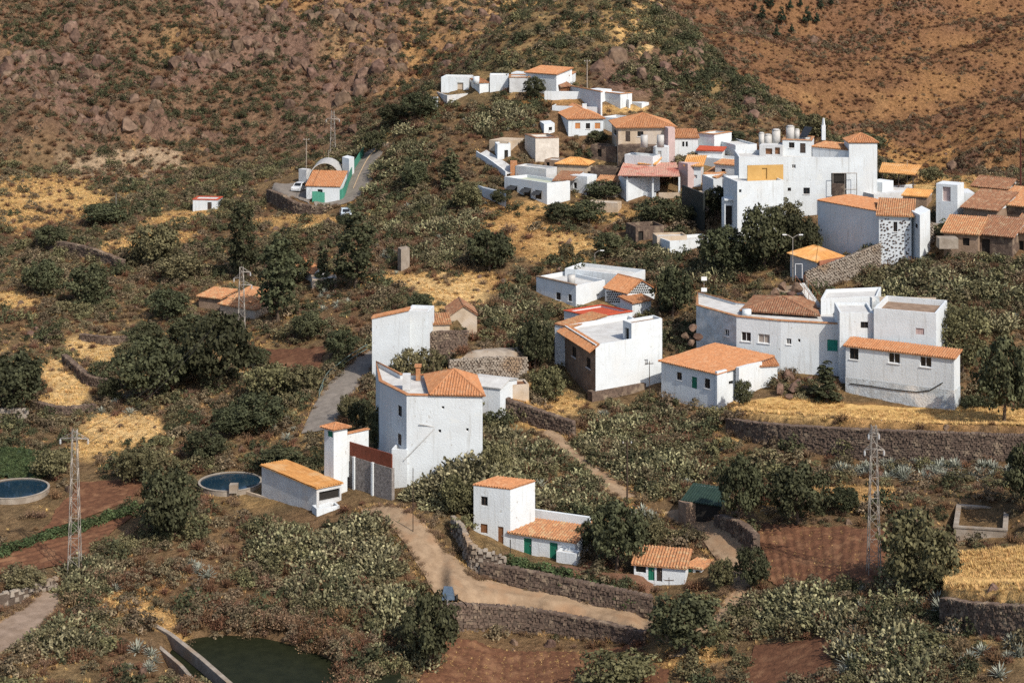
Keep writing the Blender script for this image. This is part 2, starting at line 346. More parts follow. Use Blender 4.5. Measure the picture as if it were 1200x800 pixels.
# ---------------------------------------------------------------- worked fields, tracks and roads: sheets on the slope
M_FIELD = mat('ploughed_soil', (0.165, 0.078, 0.043), (0.085, 0.041, 0.025), 1.6, 0.95, 0.8, 5, 0.05, c3=(0.20, 0.105, 0.058), detail=8)
M_STUB = mat('dry_grass_sheet', (0.56, 0.37, 0.15), (0.40, 0.25, 0.09), 2.2, 0.95, 0.8, 8, 0.05)
M_DIRT = mat('track_dirt', (0.315, 0.225, 0.145), (0.205, 0.14, 0.088), 0.9, 0.95, 0.5, 6, 0.05, c3=(0.27, 0.17, 0.10))
M_ASPH = mat('old_asphalt', (0.225, 0.195, 0.165), (0.15, 0.13, 0.11), 1.1, 0.92, 0.3, 10, 0.15)
M_CONC = mat('weathered_concrete', (0.33, 0.285, 0.235), (0.20, 0.165, 0.13), 0.9, 0.92, 0.35, 6, 0.1, c3=(0.25, 0.18, 0.12))
M_CROP = mat('crop_leaves', (0.055, 0.075, 0.035), (0.022, 0.034, 0.018), 3, 0.8, 0.8, 6, 0.1)
SHEETS = []; TRACKS = []
def quad_sheet(name, corners, material, lift=0.06, furrow=0.0, fdir=0, step_=0.5, rough=0.0):
    """corners: pixels BL, BR, TR, TL of a patch of ground"""
    q = [G(*c) for c in corners]
    nu = max(4, int(max((q[1]-q[0]).length, (q[2]-q[3]).length) / step_)); nv = max(4, int(max((q[3]-q[0]).length, (q[2]-q[1]).length) / step_))
    u, v = np.meshgrid(np.linspace(0, 1, nu + 1), np.linspace(0, 1, nv + 1), indexing='ij')
    qa = np.array([p[:] for p in q])
    w = np.stack([(1-u)*(1-v), u*(1-v), u*v, (1-u)*v], -1)
    xy = w @ qa[:, :2]
    e = fbm(xy[..., 0] * 0.5, xy[..., 1] * 0.5, 3, 77)[..., None] * 1.6 * ((np.minimum(np.minimum(u, 1-u), np.minimum(v, 1-v)) < 1e-6)[..., None])
    xy = xy + e
    z = z_at(xy[..., 0], xy[..., 1]) + lift
    if furrow:
        L_ = ((q[1]-q[0]).length if fdir == 0 else (q[3]-q[0]).length); t = u if fdir == 0 else v
        z = z + furrow * np.sin(t * L_ * 2 * math.pi / 0.9 + 2 * fbm(xy[..., 0] * .3, xy[..., 1] * .3, 2, 5))
    if rough: z = z + rough * fbm(xy[..., 0] * 2.3, xy[..., 1] * 2.3, 3, 9)
    me = np_mesh(name, np.concatenate([xy, z[..., None]], -1).reshape(-1, 3), grid_faces(nu + 1, nv + 1), material)
    o = bpy.data.objects.new(name, me); COL.objects.link(o); o['kind'] = 'structure'; SHEETS.append([Vector(p[:2]) for p in q]); return o
def smooth_path(pts, n=8):
    out = []
    for i in range(len(pts) - 1):
        p0, p1, p2, p3 = pts[max(i-1, 0)], pts[i], pts[i+1], pts[min(i+2, len(pts)-1)]
        for k in range(n):
            t = k / n
            out.append(tuple(0.5 * ((2*b) + (c-a)*t + (2*a-5*b+4*c-d)*t*t + (3*b-a-3*c+d)*t**3) for a, b, c, d in zip(p0, p1, p2, p3)))
    out.append(tuple(pts[-1])); return out
def ribbon(name, pts, width, material, lift=0.08, across=14, n=18, kind='structure'):
    w = [G(*p[:2]) for p in pts]; ws = [p[2] if len(p) > 2 else width for p in pts]
    c = np.array(smooth_path([(p.x, p.y, ww) for p, ww in zip(w, ws)], n))
    d = np.gradient(c[:, :2], axis=0); d /= np.linalg.norm(d, axis=1)[:, None] + 1e-9
    nrm = np.stack([-d[:, 1], d[:, 0]], 1)
    s = np.linspace(-0.5, 0.5, across + 1)
    jit = 1 + 0.12 * fbm(np.arange(len(c)) * 0.4, np.zeros(len(c)), 2, 3)
    xy = c[:, None, :2] + nrm[:, None, :] * (c[:, 2] * jit)[:, None, None] * s[None, :, None]
    zc = z_at(xy[..., 0], xy[..., 1]); mid = zc.mean(1, keepdims=True)
    z = np.maximum(zc, 0.75 * zc + 0.25 * mid) + lift
    if material is M_DIRT: z = z - 0.07 * (np.exp(-((np.abs(s) - 0.2) / 0.06) ** 2))[None, :] + 0.10 * fbm(xy[..., 0] * 1.5, xy[..., 1] * 1.5, 3, 19)
    me = np_mesh(name, np.concatenate([xy, z[..., None]], -1).reshape(-1, 3), grid_faces(len(c), across + 1), material)
    o = bpy.data.objects.new(name, me); COL.objects.link(o)
    if kind: o['kind'] = kind
    TRACKS.append(c)
    return o, c, nrm
quad_sheet('field', [(478,815), (800,815), (745,756), (520,742)], M_FIELD, 0.10, 0.05, 0, 0.3, 0.25)
quad_sheet('field', [(905,686), (1030,690), (1046,622), (882,614)], M_FIELD, 0.10, 0.06, 0, 0.3, 0.22)
quad_sheet('field', [(868,806), (968,806), (980,744), (884,757)], M_FIELD, 0.10, 0.02, 1, 0.4, 0.1)
quad_sheet('field', [(-60,688), (88,660), (162,600), (-60,655)], M_FIELD, 0.12, 0.05, 1, 0.35, 0.15)
quad_sheet('field', [(48,624), (150,588), (176,561), (92,565)], M_FIELD, 0.12, 0.03, 1, 0.4, 0.12)
quad_sheet('field', [(318,437), (376,437), (378,408), (288,407)], M_FIELD, 0.12, 0.02, 0, 0.4, 0.1)
quad_sheet('field', [(-60,562), (48,562), (58,530), (-60,528)], M_CROP, 0.25, 0.12, 0, 0.4, 0.5)
quad_sheet('meadow', [(1108,700), (1240,712), (1240,642), (1112,648)], M_STUB, 0.10, 0.0, 0, 0.4, 0.3)
quad_sheet('meadow', [(858,489), (1225,508), (1215,479), (870,472)], M_STUB, 0.10, 0.0, 0, 0.4, 0.3)
quad_sheet('forecourt', [(318,237), (364,241), (364,214), (322,215)], M_ASPH, 0.14, 0, 0, 0.6)
quad_sheet('courtyard', [(530,442), (612,440), (618,416), (545,417)], M_CONC, 0.14, 0, 0, 0.6)
quad_sheet('farmyard', [(625,674), (760,700), (765,682), (640,662)], mat('garden_soil', (0.2, 0.105, 0.062), (0.13, 0.068, 0.04), 1.2, 0.95, 0.6), 0.10, 0, 0, 0.5, 0.1)
ribbon('dirt_track', [(424,604,2.6),(446,599,2.4),(466,606,2.8),(496,638,3.4),(518,668,4.2),(545,686,4.4),(600,698,3.8),(680,717,3.4),(762,736,3.2)], 5, M_DIRT, 0.15)
ribbon('dirt_track', [(640,505,2.0),(668,530,2.2),(700,556,2.4),(735,584,2.2)], 2.2, M_DIRT, 0.10)
ribbon('dirt_track', [(790,598,3.0),(830,622,3.4),(856,645,3.6),(868,668,3.2),(866,692,2.8)], 3, M_DIRT, 0.10)
ribbon('dirt_track', [(868,690,2.0),(855,715,2.4),(820,742,2.0),(795,770,2.0)], 2, M_DIRT, 0.09)
ribbon('dirt_track', [(-30,770,5),(20,735,5),(45,715,4),(60,695,2.5)], 4, mat('grey_track', (0.29, 0.215, 0.16), (0.19, 0.135, 0.095), 0.9, 0.95, 0.5, 6), 0.09)
ribbon('road', [(452,168,5),(436,182,5.2),(424,205,5.4),(410,230,5.4),(390,238,4.4),(368,238,3.6)], 5.4, M_ASPH, 0.12)
ribbon('road', [(372,506,4.0),(386,478,4.4),(402,452,4.4),(424,430,4.2),(446,412,4.0)], 4.4, M_ASPH, 0.12)
ribbon('road', [(905,342,2.5),(950,322,2.8),(990,303,3.0),(1040,283,3.2),(1095,262,3.2)], 3, M_CONC, 0.10)
# ---------------------------------------------------------------- building kit
M_WHITE = mat('white_plaster', (0.735, 0.785, 0.825), (0.645, 0.685, 0.715), 0.55, 0.9, 0.25, 7, 0.1, c3=(0.69, 0.71, 0.715), detail=8)
def streaked(name, c1, c2, c3):
    m = mat(name, c1, c2, 0.55, 0.9, 0.3, 6, 0.1, c3=c3, detail=8); n = m.node_tree.nodes; L = m.node_tree.links; b = n['Principled BSDF']
    src = b.inputs['Base Color'].links[0].from_socket; tc = n.new('ShaderNodeTexCoord')
    def layer(sc, lo, hi, col, vec, src):
        mp = n.new('ShaderNodeMapping'); mp.inputs['Scale'].default_value = vec; L.new(tc.outputs['Object'], mp.inputs[0])
        z = n.new('ShaderNodeTexNoise'); z.inputs['Scale'].default_value = sc; z.inputs['Detail'].default_value = 6; L.new(mp.outputs[0], z.inputs['Vector'])
        r = n.new('ShaderNodeValToRGB'); r.color_ramp.elements[0].position = lo; r.color_ramp.elements[1].position = hi; L.new(z.outputs[0], r.inputs[0])
        x = n.new('ShaderNodeMix'); x.data_type = 'RGBA'; L.new(r.outputs[0], x.inputs[0]); L.new(src, x.inputs[6]); x.inputs[7].default_value = (*col, 1); return x.outputs[2]
    src = layer(1.3, .56, .80, (c2[0] * .80, c2[1] * .77, c2[2] * .73), (2.2, 2.2, .18), src)      # rain streaks
    src = layer(.45, .60, .70, (c1[0] * .97, c1[1] * .94, c1[2] * .90), (1, 1, 1.6), src)            # patched render
    src = layer(2.4, .66, .74, (c2[0] * .72, c2[1] * .66, c2[2] * .60), (1, 1, .8), src)             # flaked spots
    L.new(src, b.inputs['Base Color']); return m
M_WHITE = streaked('white_limewashed_wall', (0.600, 0.640, 0.662), (0.535, 0.562, 0.575), (0.56, 0.575, 0.575))
M_ROUGH = mat('patchy_whitewash', (0.51, 0.565, 0.60), (0.35, 0.36, 0.355), 1.1, 0.92, 0.7, 5, 0.1, c3=(0.66, 0.64, 0.60), detail=8)
M_GREYW = mat('grey_limewash_and_shade', (0.54, 0.555, 0.56), (0.42, 0.42, 0.415), 0.8, 0.92, 0.4, 6, 0.1, c3=(0.5, 0.46, 0.42))  # grey wash; some hilltop walls carry their shade in this colour
M_BEIGE = mat('beige_render', (0.50, 0.41, 0.31), (0.36, 0.28, 0.20), 0.8, 0.92, 0.4, 6, 0.1, c3=(0.44, 0.38, 0.32))
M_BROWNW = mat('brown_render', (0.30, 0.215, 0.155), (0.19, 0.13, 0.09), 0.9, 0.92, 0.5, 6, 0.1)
M_PINKW = mat('pink_render', (0.50, 0.38, 0.36), (0.40, 0.30, 0.28), 0.9, 0.92, 0.3, 6, 0.1)
M_TILE = mat('orange_roof_tiles', (0.475, 0.222, 0.102), (0.28, 0.125, 0.060), 4.5, 0.85, 0.35, 9, 0.15, c3=(0.40, 0.22, 0.12), detail=8)
M_TILEW = mat('weathered_roof_tiles', (0.50, 0.235, 0.105), (0.24, 0.125, 0.072), 4.5, 0.9, 0.5, 8, 0.1, c3=(0.40, 0.27, 0.15), detail=9)
M_TILEB = mat('old_brown_roof_tiles', (0.33, 0.160, 0.088), (0.135, 0.072, 0.046), 4.5, 0.92, 0.6, 8, 0.1, c3=(0.28, 0.19, 0.12), detail=9)
M_SHEET = mat('ochre_roof_sheets', (0.60, 0.31, 0.105), (0.46, 0.22, 0.07), 1.3, 0.75, 0.2, 6, 0.2, c3=(0.55, 0.33, 0.15))
M_REDF = mat('red_painted_roof', (0.46, 0.085, 0.040), (0.36, 0.065, 0.03), 1.0, 0.8, 0.1, 6, 0.2)
M_ROOFG = mat('pale_roof_screed', (0.54, 0.54, 0.52), (0.42, 0.41, 0.39), 0.8, 0.92, 0.2, 6, 0.1)
M_PANE = mat('window_glass', (0.02, 0.022, 0.024), (0.012, 0.013, 0.015), 2.0, 0.12, 0, None, 0.5)
M_FRAME = mat('white_window_frame', (0.7, 0.7, 0.69), (0.6, 0.6, 0.59), 3.0, 0.6)
M_DFRAME = mat('dark_window_frame', (0.07, 0.05, 0.04), (0.04, 0.03, 0.025), 3.0, 0.6)
M_GREEN = mat('green_painted_wood', (0.02, 0.16, 0.10), (0.015, 0.12, 0.075), 2.0, 0.55, 0.1, 20)
M_TEAL = mat('teal_shutter', (0.02, 0.22, 0.17), (0.02, 0.17, 0.13), 2.0, 0.55, 0.1, 20)
M_WOOD = mat('brown_door_wood', (0.22, 0.10, 0.045), (0.13, 0.06, 0.03), 4.0, 0.6, 0.2, 20)
M_ORSH = mat('orange_shutter_wood', (0.50, 0.22, 0.08), (0.38, 0.16, 0.06), 4.0, 0.6, 0.2, 20)
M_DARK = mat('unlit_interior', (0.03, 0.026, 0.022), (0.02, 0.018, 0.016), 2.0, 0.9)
M_METAL = mat('galvanised_steel', (0.36, 0.33, 0.29), (0.24, 0.21, 0.18), 3.0, 0.55, 0.1, 20, 0.3, 0.3)
M_STONE = mat('basalt_stones', (0.165, 0.118, 0.090), (0.075, 0.054, 0.043), 2.6, 0.95, 0.7, 8, 0.1, c3=(0.23, 0.175, 0.125), detail=8)
M_CORE = mat('wall_mortar', (0.12, 0.09, 0.07), (0.07, 0.052, 0.04), 2.0, 0.95, 0.5)
M_GSTONE = mat('grey_stone_cladding', (0.30, 0.27, 0.25), (0.13, 0.115, 0.105), 3.4, 0.9, 0.5, 12, 0.1)
M_PLAST = mat('grey_plastic', (0.45, 0.44, 0.42), (0.36, 0.35, 0.33), 2, 0.5)

def xy(p): return Vector((p[0], p[1]))
def offset_poly(poly, d):
    """inset (d>0) of a CCW polygon"""
    n = len(poly); out = []
    for i in range(n):
        a, b, c = xy(poly[i-1]), xy(poly[i]), xy(poly[(i+1) % n])
        e1 = (b - a).normalized(); e2 = (c - b).normalized(); n1 = Vector((-e1.y, e1.x)); n2 = Vector((-e2.y, e2.x))
        m = n1 + n2; q = m.dot(n1)
        out.append(b + m * (d / q if abs(q) > 0.25 else d))
    return out
def hit(a, b, px):
    """parameter on the plan line a-b where picture column px crosses it"""
    k = (px - 600) / F; dx, dy = b[0] - a[0], b[1] - a[1]
    return (a[0] - k * a[1]) / (k * dy - dx)
def tile_face(mb, A, B, C_, D_, thick=0.10, period=0.30, amp=0.055, corr=True):
    A, B, C_, D_ = map(Vector, (A, B, C_, D_)); L = (B - A).length; U = (B - A) / L
    V = (D_ - A) - U * (D_ - A).dot(U)
    if V.length < 0.05: V = (C_ - A) - U * (C_ - A).dot(U)
    V.normalize(); N = U.cross(V).normalized()
    ud, vd = (D_ - A).dot(U), (D_ - A).dot(V); uc, vc = (C_ - A).dot(U), (C_ - A).dot(V)
    clip = ud > -0.08 * L and uc < 1.08 * L and (ud > 0.12 * L or uc < 0.88 * L)
    n = max(4, int(L / (period / 4))) if corr else 4
    Mr = max(2, int(max(vd, vc) / 0.9)); vs = []; fs = []
    for i in range(n + 1):
        s = i / n; h = (amp * math.cos(2 * math.pi * i / 4) if corr else 0)
        if clip:
            u = s * L
            if ud > 1e-3 and u < ud: vm = vd * u / ud
            elif uc < L - 1e-3 and u > uc: vm = vc * (L - u) / (L - uc)
            else: vm = vd + (vc - vd) * ((u - ud) / max(1e-6, uc - ud))
            p0 = A + U * u; p1 = p0 + V * vm
        else:
            p0 = A.lerp(B, s); p1 = D_.lerp(C_, s)
        for j in range(Mr + 1):
            vs.append(p0.lerp(p1, j / Mr) + N * (h + (random.uniform(-.03, .03) if 0 < j else random.uniform(-.02, .02)) + 0.06))
    for i in range(n):
        for j in range(Mr):
            a = i * (Mr + 1) + j; fs.append((a, a + Mr + 1, a + Mr + 2, a + 1))
    mb.add(vs, fs)
    tri = (C_ - D_).length < 0.05
    top = [A, B, C_] if tri else [A, B, C_, D_]; k = len(top)
    lo = [p - N * thick for p in top]
    mb.add(top + lo, [tuple(range(k)), tuple(range(2 * k - 1, k - 1, -1))] + [(i, k + i, k + (i + 1) % k, (i + 1) % k) for i in range(k)])

FIT = False; FOOT = []; FACES = []
class House:
    def __init__(s, name, label, cat='house', group=None): s.name, s.label, s.cat, s.group, s.root = name, label, cat, group, None; s.dl = 0.0
    def _root(s, loc):
        if s.root is None: s.root = thing(s.name, s.label, s.cat, loc, s.group)
        return s.root
    def block(s, pts, D, bot, k=0, depth=5.0, para=False, op=(), wall=None, parapet=0.0, cap=None, roof=None, deck=None, dirv=None, extra=5.0, segm=None, part='wall', sink=0.0, base=None):
        """pts: front corners (px,row of the wall top) from left to right, row rule gives each its distance; bot: row of the foot at corner k"""
        wall = wall or M_WHITE
        if FIT:
            if s.root is None: s.dl = min(max(D_at(pts[k][0], bot) - D, -14), 13)
            D = D + s.dl
        zt = zrow(pts[k][1], D); zb = zrow(bot, D) - extra
        fp = []
        for p, r in pts:
            d = (ZC - zt) * F / (r - HOR); fp.append(Vector(((p - 600) * d / F, d)))
        if para: poly = fp + [fp[0] + fp[2] - fp[1]]
        else:
            if dirv: nv = Vector(dirv).normalized()
            else:
                e = (fp[-1] - fp[0]).normalized(); nv = Vector((-e.y, e.x))
            poly = fp + [p + nv * depth for p in reversed(fp)]
        n = len(poly); s.poly = poly; s.zt = zt; FOOT.append(poly); FACES.append((min(p for p, r in pts), min(r for p, r in pts), max(p for p, r in pts), bot, max(q.y for q in fp)))
        root = s._root((fp[k].x, fp[k].y, zrow(bot, D)))
        mb = MB(); ops = {}; main = mb
        for o in op: ops.setdefault(o['seg'], []).append(o)
        wins = []
        for i in range(n):
            a, b = poly[i], poly[(i + 1) % n]; L = (b - a).length; e = (b - a) / L; inn = Vector((-e.y, e.x))
            mb = MB() if segm and i in segm else main; rects = []
            for o in ops.get(i, ()):
                p0, r0, p1, r1 = o['r']; t0, t1 = hit(a, b, p0), hit(a, b, p1); tm = (t0 + t1) / 2; dm = a.y + (b.y - a.y) * tm
                s0, s1 = sorted((t0 * L, t1 * L)); z1, z0 = zrow(r0, dm), zrow(r1, dm)
                s0 = max(s0, 0.12); s1 = min(s1, L - 0.12)
                if s1 - s0 < 0.15: continue
                rects.append((s0, s1, z0, z1)); wins.append((a, e, inn, s0, s1, z0, z1, o))
            ss = sorted({0.0, L, *[q for r in rects for q in r[:2]]}); zs = sorted({zb, zt, *[q for r in rects for q in r[2:]]})
            def pt(u, z, dpt=0.0): q = a + e * u + inn * dpt; return (q.x, q.y, z)
            for u0, u1 in zip(ss, ss[1:]):
                for z0, z1 in zip(zs, zs[1:]):
                    cu, cz = (u0 + u1) / 2, (z0 + z1) / 2
                    if any(r[0] < cu < r[1] and r[2] < cz < r[3] for r in rects): continue
                    mb.add([pt(u0, z0), pt(u1, z0), pt(u1, z1), pt(u0, z1)], [(0, 1, 2, 3)])
            for r in rects:
                q = [(r[0], r[2]), (r[1], r[2]), (r[1], r[3]), (r[0], r[3])]
                for (u0, z0), (u1, z1) in zip(q, q[1:] + q[:1]):
                    mb.add([pt(u0, z0), pt(u1, z1), pt(u1, z1, .26), pt(u0, z0, .26)], [(3, 2, 1, 0)])
            if mb is not main: mb.build('side_wall', segm[i], root)
        mb = main
        if parapet:
            ins = offset_poly(poly, 0.22); zf = zt - parapet
            mb.add([(p.x, p.y, zt) for p in poly] + [(p.x, p.y, zt) for p in ins] + [(p.x, p.y, zf - .05) for p in ins],
                   [(i, (i+1) % n, n + (i+1) % n, n + i) for i in range(n)] + [(n + i, n + (i+1) % n, 2*n + (i+1) % n, 2*n + i) for i in range(n)])
            MB().add([(p.x, p.y, zf) for p in offset_poly(poly, 0.2)], [tuple(range(n))]).build('roof', deck or M_ROOFG, root)
        elif not roof:
            mb.add([(p.x, p.y, zt) for p in poly], [tuple(range(n))])
        s.wall = mb.build(part, wall, root)
        if cap:
            o1 = offset_poly(poly, -0.10); i1 = offset_poly(poly, 0.30); m = MB()
            for i in range(n):
                j = (i + 1) % n
                m.hexa([(*o1[i], zt + .004), (*o1[j], zt + .004), (*i1[j], zt + .004), (*i1[i], zt + .004)], [(*o1[i], zt + .10), (*o1[j], zt + .10), (*i1[j], zt + .16), (*i1[i], zt + .16)])
            m.build('parapet_cap', cap, root)
        if base:
            bm, h = base; ob = offset_poly(poly, -0.03); zb2 = zrow(bot, D) + h
            m = MB()
            for i in range(n):
                j = (i + 1) % n; m.add([(*ob[i], zb), (*ob[j], zb), (*ob[j], zb2), (*ob[i], zb2), (*poly[j], zb2), (*poly[i], zb2)], [(0, 1, 2, 3), (3, 2, 4, 5)])
            m.build('plinth', bm, root)
        for w in wins: s.opening(*w)
        if roof: s.roof(poly, zt, **roof)
        return s
    def opening(s, a, e, inn, s0, s1, z0, z1, o):
        kind = o.get('k', 'window'); root = s.root
        def bx(mb, u0, u1, y0, y1, d0, d1):
            q = [a + e * u + inn * d for u, d in ((u0, d0), (u1, d0), (u1, d1), (u0, d1))]
            mb.hexa([(*p, y0) for p in q], [(*p, y1) for p in q])
        w, h = s1 - s0, z1 - z0; fw = min(0.07, w * 0.12)
        if kind == 'hole':
            m = MB(); bx(m, s0 - .05, s1 + .05, z0 - .05, z1 + .05, 0.262, 0.35); m.build('opening_back', o.get('m', M_DARK), root); return
        if kind in ('door', 'shutter'):
            m = MB(); nb = max(2, int(w / 0.28))
            for i in range(nb): bx(m, s0 + i * w / nb + .008, s0 + (i + 1) * w / nb - .008, z0 + .02, z1 - .02, 0.10 + (0.012 if i % 2 else 0), 0.18)
            d = m.build(kind, o.get('m', M_GREEN), root)
            f = MB()
            bx(f, s0 + .001, s0 + fw, z0, z1, .07, .2); bx(f, s1 - fw, s1 - .001, z0, z1, .07, .2); bx(f, s0 + fw, s1 - fw, z1 - fw, z1 - .001, .07, .2)
            f.build('frame', o.get('m', M_GREEN), d)
            if kind == 'door':
                hm = MB(); bx(hm, s1 - fw - .14, s1 - fw - .06, z0 + .95, z0 + 1.05, .03, .10); hm.build('handle', M_METAL, d)
        else:
            f = MB(); y = .12; M = o.get('m', M_FRAME)
            bx(f, s0 + .001, s0 + fw, z0 + .001, z1 - .001, y, y + .06); bx(f, s1 - fw, s1 - .001, z0 + .001, z1 - .001, y, y + .06)
            bx(f, s0 + fw, s1 - fw, z1 - fw, z1 - .001, y, y + .06); bx(f, s0 + fw, s1 - fw, z0 + .001, z0 + fw, y, y + .06)
            if w > 0.5: bx(f, (s0 + s1) / 2 - .03, (s0 + s1) / 2 + .03, z0 + fw, z1 - fw, y, y + .06)
            wn = f.build('window', M, root)
            g = MB(); bx(g, s0 + .01, s1 - .01, z0 + .01, z1 - .01, y + .065, y + .09); g.build('pane', o.get('g', M_PANE), wn)
            if o.get('sill', w > 0.45):
                g = MB(); bx(g, s0 - .08, s1 + .08, z0 - .09, z0 - .004, -.10, .06); g.build('sill', M_FRAME, wn)
    def roof(s, poly, z, kind='hip', rise=1.2, over=0.35, axis=0, m=None, low=0, corr=True, name='roof', gable=None, thick=0.10):
        m = m or M_TILE; root = s.root
        q = offset_poly(poly, -over) if over else [xy(p) for p in poly]
        Q = [Vector((p.x, p.y, z)) for p in q]; up = Vector((0, 0, rise)); mb = MB(); rid = MB(); lft = Vector((0, 0, 0.02))
        if kind == 'shed':
            A, B, C_, D_ = [Q[(low + i) % 4] for i in range(4)]
            tile_face(mb, A + lft, B + lft, C_ + up, D_ + up, thick, corr=corr)
            p = [Vector((v[0], v[1], z)) for v in poly]; a, b, c, d = [p[(low + i) % 4] for i in range(4)]
            w = MB(); u2 = up * 0.97
            w.add([a, b, c, d, c + u2, d + u2], [(1, 2, 4), (3, 0, 5), (2, 3, 5, 4)]); w.build('upper_wall', gable or M_WHITE, root)
        elif kind == 'gable':
            if axis == 1: Q = Q[1:] + Q[:1]; poly = list(poly[1:]) + list(poly[:1])
            r0 = (Q[3] + Q[0]) / 2 + up; r1 = (Q[1] + Q[2]) / 2 + up
            tile_face(mb, Q[0], Q[1], r1, r0, thick, corr=corr); tile_face(mb, Q[2], Q[3], r0, r1, thick, corr=corr)
            rid.bar(r0 + lft, r1 + lft, 0.13, 6)
            p = [Vector((v[0], v[1], z - .02)) for v in poly]; w = MB(); u2 = up * 0.96
            w.add([p[1], p[2], (p[1] + p[2]) / 2 + u2], [(0, 1, 2)]); w.build('gable', gable or M_WHITE, root)
            w = MB(); w.add([p[3], p[0], (p[3] + p[0]) / 2 + u2], [(0, 1, 2)]); w.build('gable', gable or M_WHITE, root)
        elif kind == 'hip':
            if axis == 1: Q = Q[1:] + Q[:1]
            m0 = (Q[3] + Q[0]) / 2; m1 = (Q[1] + Q[2]) / 2; dv = (m1 - m0); Lr = dv.length; wd = ((Q[3] - Q[0]).length + (Q[1] - Q[2]).length) / 4
            ins = min(wd, Lr / 2 - 0.01); dv.normalize()
            r0 = m0 + dv * ins + up; r1 = m1 - dv * ins + up
            tile_face(mb, Q[0], Q[1], r1, r0, thick, corr=corr); tile_face(mb, Q[2], Q[3], r0, r1, thick, corr=corr)
            tile_face(mb, Q[1], Q[2], r1, r1, thick, corr=corr); tile_face(mb, Q[3], Q[0], r0, r0, thick, corr=corr)
            for a, b in ((Q[0], r0), (Q[3], r0), (Q[1], r1), (Q[2], r1), (r0, r1)): rid.bar(a + lft, b + lft, 0.12, 6)
        o = mb.build(name, m, root)
        if rid.v: rid.build('ridge', m, o)
        return o
    def part(s, name, mb, m, smooth=False): return mb.build(name, m, s.root, smooth=smooth)
def W_(seg, r, **k): return dict(seg=seg, r=r, **k)

def stone_wall(W, label, name='stone_wall', h_above=0.25, size=0.38, th=0.8, material=None, group=None, cat='wall'):
    """W: (px, D, z foot, z top); rough stones on a core"""
    material = material or M_STONE
    pts = smooth_path([((p - 600) * d / F, d, zb, zt + h_above) for p, d, zb, zt in W], 5)
    root = thing(name, label, cat, (pts[0][0], pts[0][1], pts[0][2]), group)
    core = MB()
    for a, b in zip(pts, pts[1:]):
        e = Vector((b[0] - a[0], b[1] - a[1])).normalized(); n_ = Vector((-e.y, e.x))
        q = [Vector(a[:2]) + n_ * .06, Vector(b[:2]) + n_ * .06, Vector(b[:2]) + n_ * th, Vector(a[:2]) + n_ * th]
        core.hexa([(*q[0], a[2] - 1), (*q[1], b[2] - 1), (*q[2], b[2] - 1), (*q[3], a[2] - 1)], [(*q[0], a[3] - .05), (*q[1], b[3] - .05), (*q[2], b[3] - .05), (*q[3], a[3] - .05)])
    core.build('core', M_CORE, root)
    st = MB(); acc = 0
    for a, b in zip(pts, pts[1:]):
        e2 = Vector((b[0] - a[0], b[1] - a[1])); L = e2.length; e2.normalize(); n_ = Vector((-e2.y, e2.x))
        H = max(a[3] - a[2], b[3] - b[2], .2) + 0.5; nr = max(1, int(H / size / 0.8)); ncol = max(1, int(L / size))
        for i in range(ncol):
            t = (i + .5) / ncol; zb = a[2] + (b[2] - a[2]) * t - .5; zt = a[3] + (b[3] - a[3]) * t
            for j in range(nr + 1):
                off = (.5 if j % 2 else 0) * L / ncol
                c = Vector(a[:2]) + e2 * (t * L + off + random.uniform(-.05, .05)); zz = zb + (zt - zb) * (j + .5) / nr
                dx = size * random.uniform(.28, .66); dz = (zt - zb) / nr * random.uniform(.36, .52); py = random.uniform(-.10, .06); bk = .25 if j < nr else th - .15
                zz += random.uniform(-.35, .35) * dz
                if j == nr: zz = zt; dz = size * random.uniform(.1, .3)
                f0 = [c - e2 * dx + n_ * (py + random.uniform(-.04, .04)), c + e2 * dx + n_ * (py + random.uniform(-.04, .04)), c + e2 * dx + n_ * (bk + .2), c - e2 * dx + n_ * (bk + .2)]
                s_ = random.uniform(.7, .95); c2 = c + n_ * (py + .1)
                f1 = [c2 + (p - c2) * s_ for p in f0]
                st.hexa([(*p, zz - dz) for p in f0], [(*p, zz + dz) for p in f1])
    tag(st.build('stones', material, root), kind='stuff')
    return root
# ---------------------------------------------------------------- stone and concrete terrace walls
stone_wall(W_LOWER, 'dark dry-stone retaining wall between the ploughed field and the dirt track', 'retaining_wall', 0.15)
stone_wall(W_ROAD, 'stone retaining wall on the upper side of the dirt track below the garden', 'retaining_wall', 0.2)
stone_wall(W_HOUSE, 'curved wall round the terrace of the two-storey cube house', 'terrace_wall', 0.5, 0.45, 0.5, M_CONC)
stone_wall(W_RIGHT, 'long dark stone terrace wall under the yellow grass terrace', 'terrace_wall', 0.0, 0.30)
stone_wall(W_YFIELD, 'stone terrace wall under the yellow meadow at the right edge', 'terrace_wall', 0.0, 0.30)
stone_wall(W_GARDEN, 'curved dark stone wall below the dry grass garden beside the tall white house', 'garden_wall', 0.3)
stone_wall(W_PATH, 'stone wall on the outer side of the bending footpath', 'garden_wall', 0.3)
stone_wall(W_TERR, 'low curved stone wall across the pale grass terraces on the left', 'terrace_wall', 0.1)
stone_wall(W_STEPA, 'low stone step at the back of the pale grass terraces', 'terrace_wall', 0.05, 0.3)
stone_wall(W_STEPB, 'low stone step along the front of the pale grass terraces', 'terrace_wall', 0.05, 0.3)
stone_wall(W_LONG, 'long tumbled stone wall on the far left slope', 'terrace_wall', 0.2)
stone_wall(W_GREY, 'pale concrete wall above the green crop at the left edge', 'terrace_wall', 0.0, 0.6, 0.5, M_CONC)
stone_wall(W_RAMP, 'stone parapet wall beside the concrete ramp up to the village', 'ramp_wall', 0.35, 0.28, 0.5, M_CONC)
stone_wall(W_YARD, 'brown stone wall under the beige outbuildings beside the narrow white house', 'retaining_wall', 0.0)
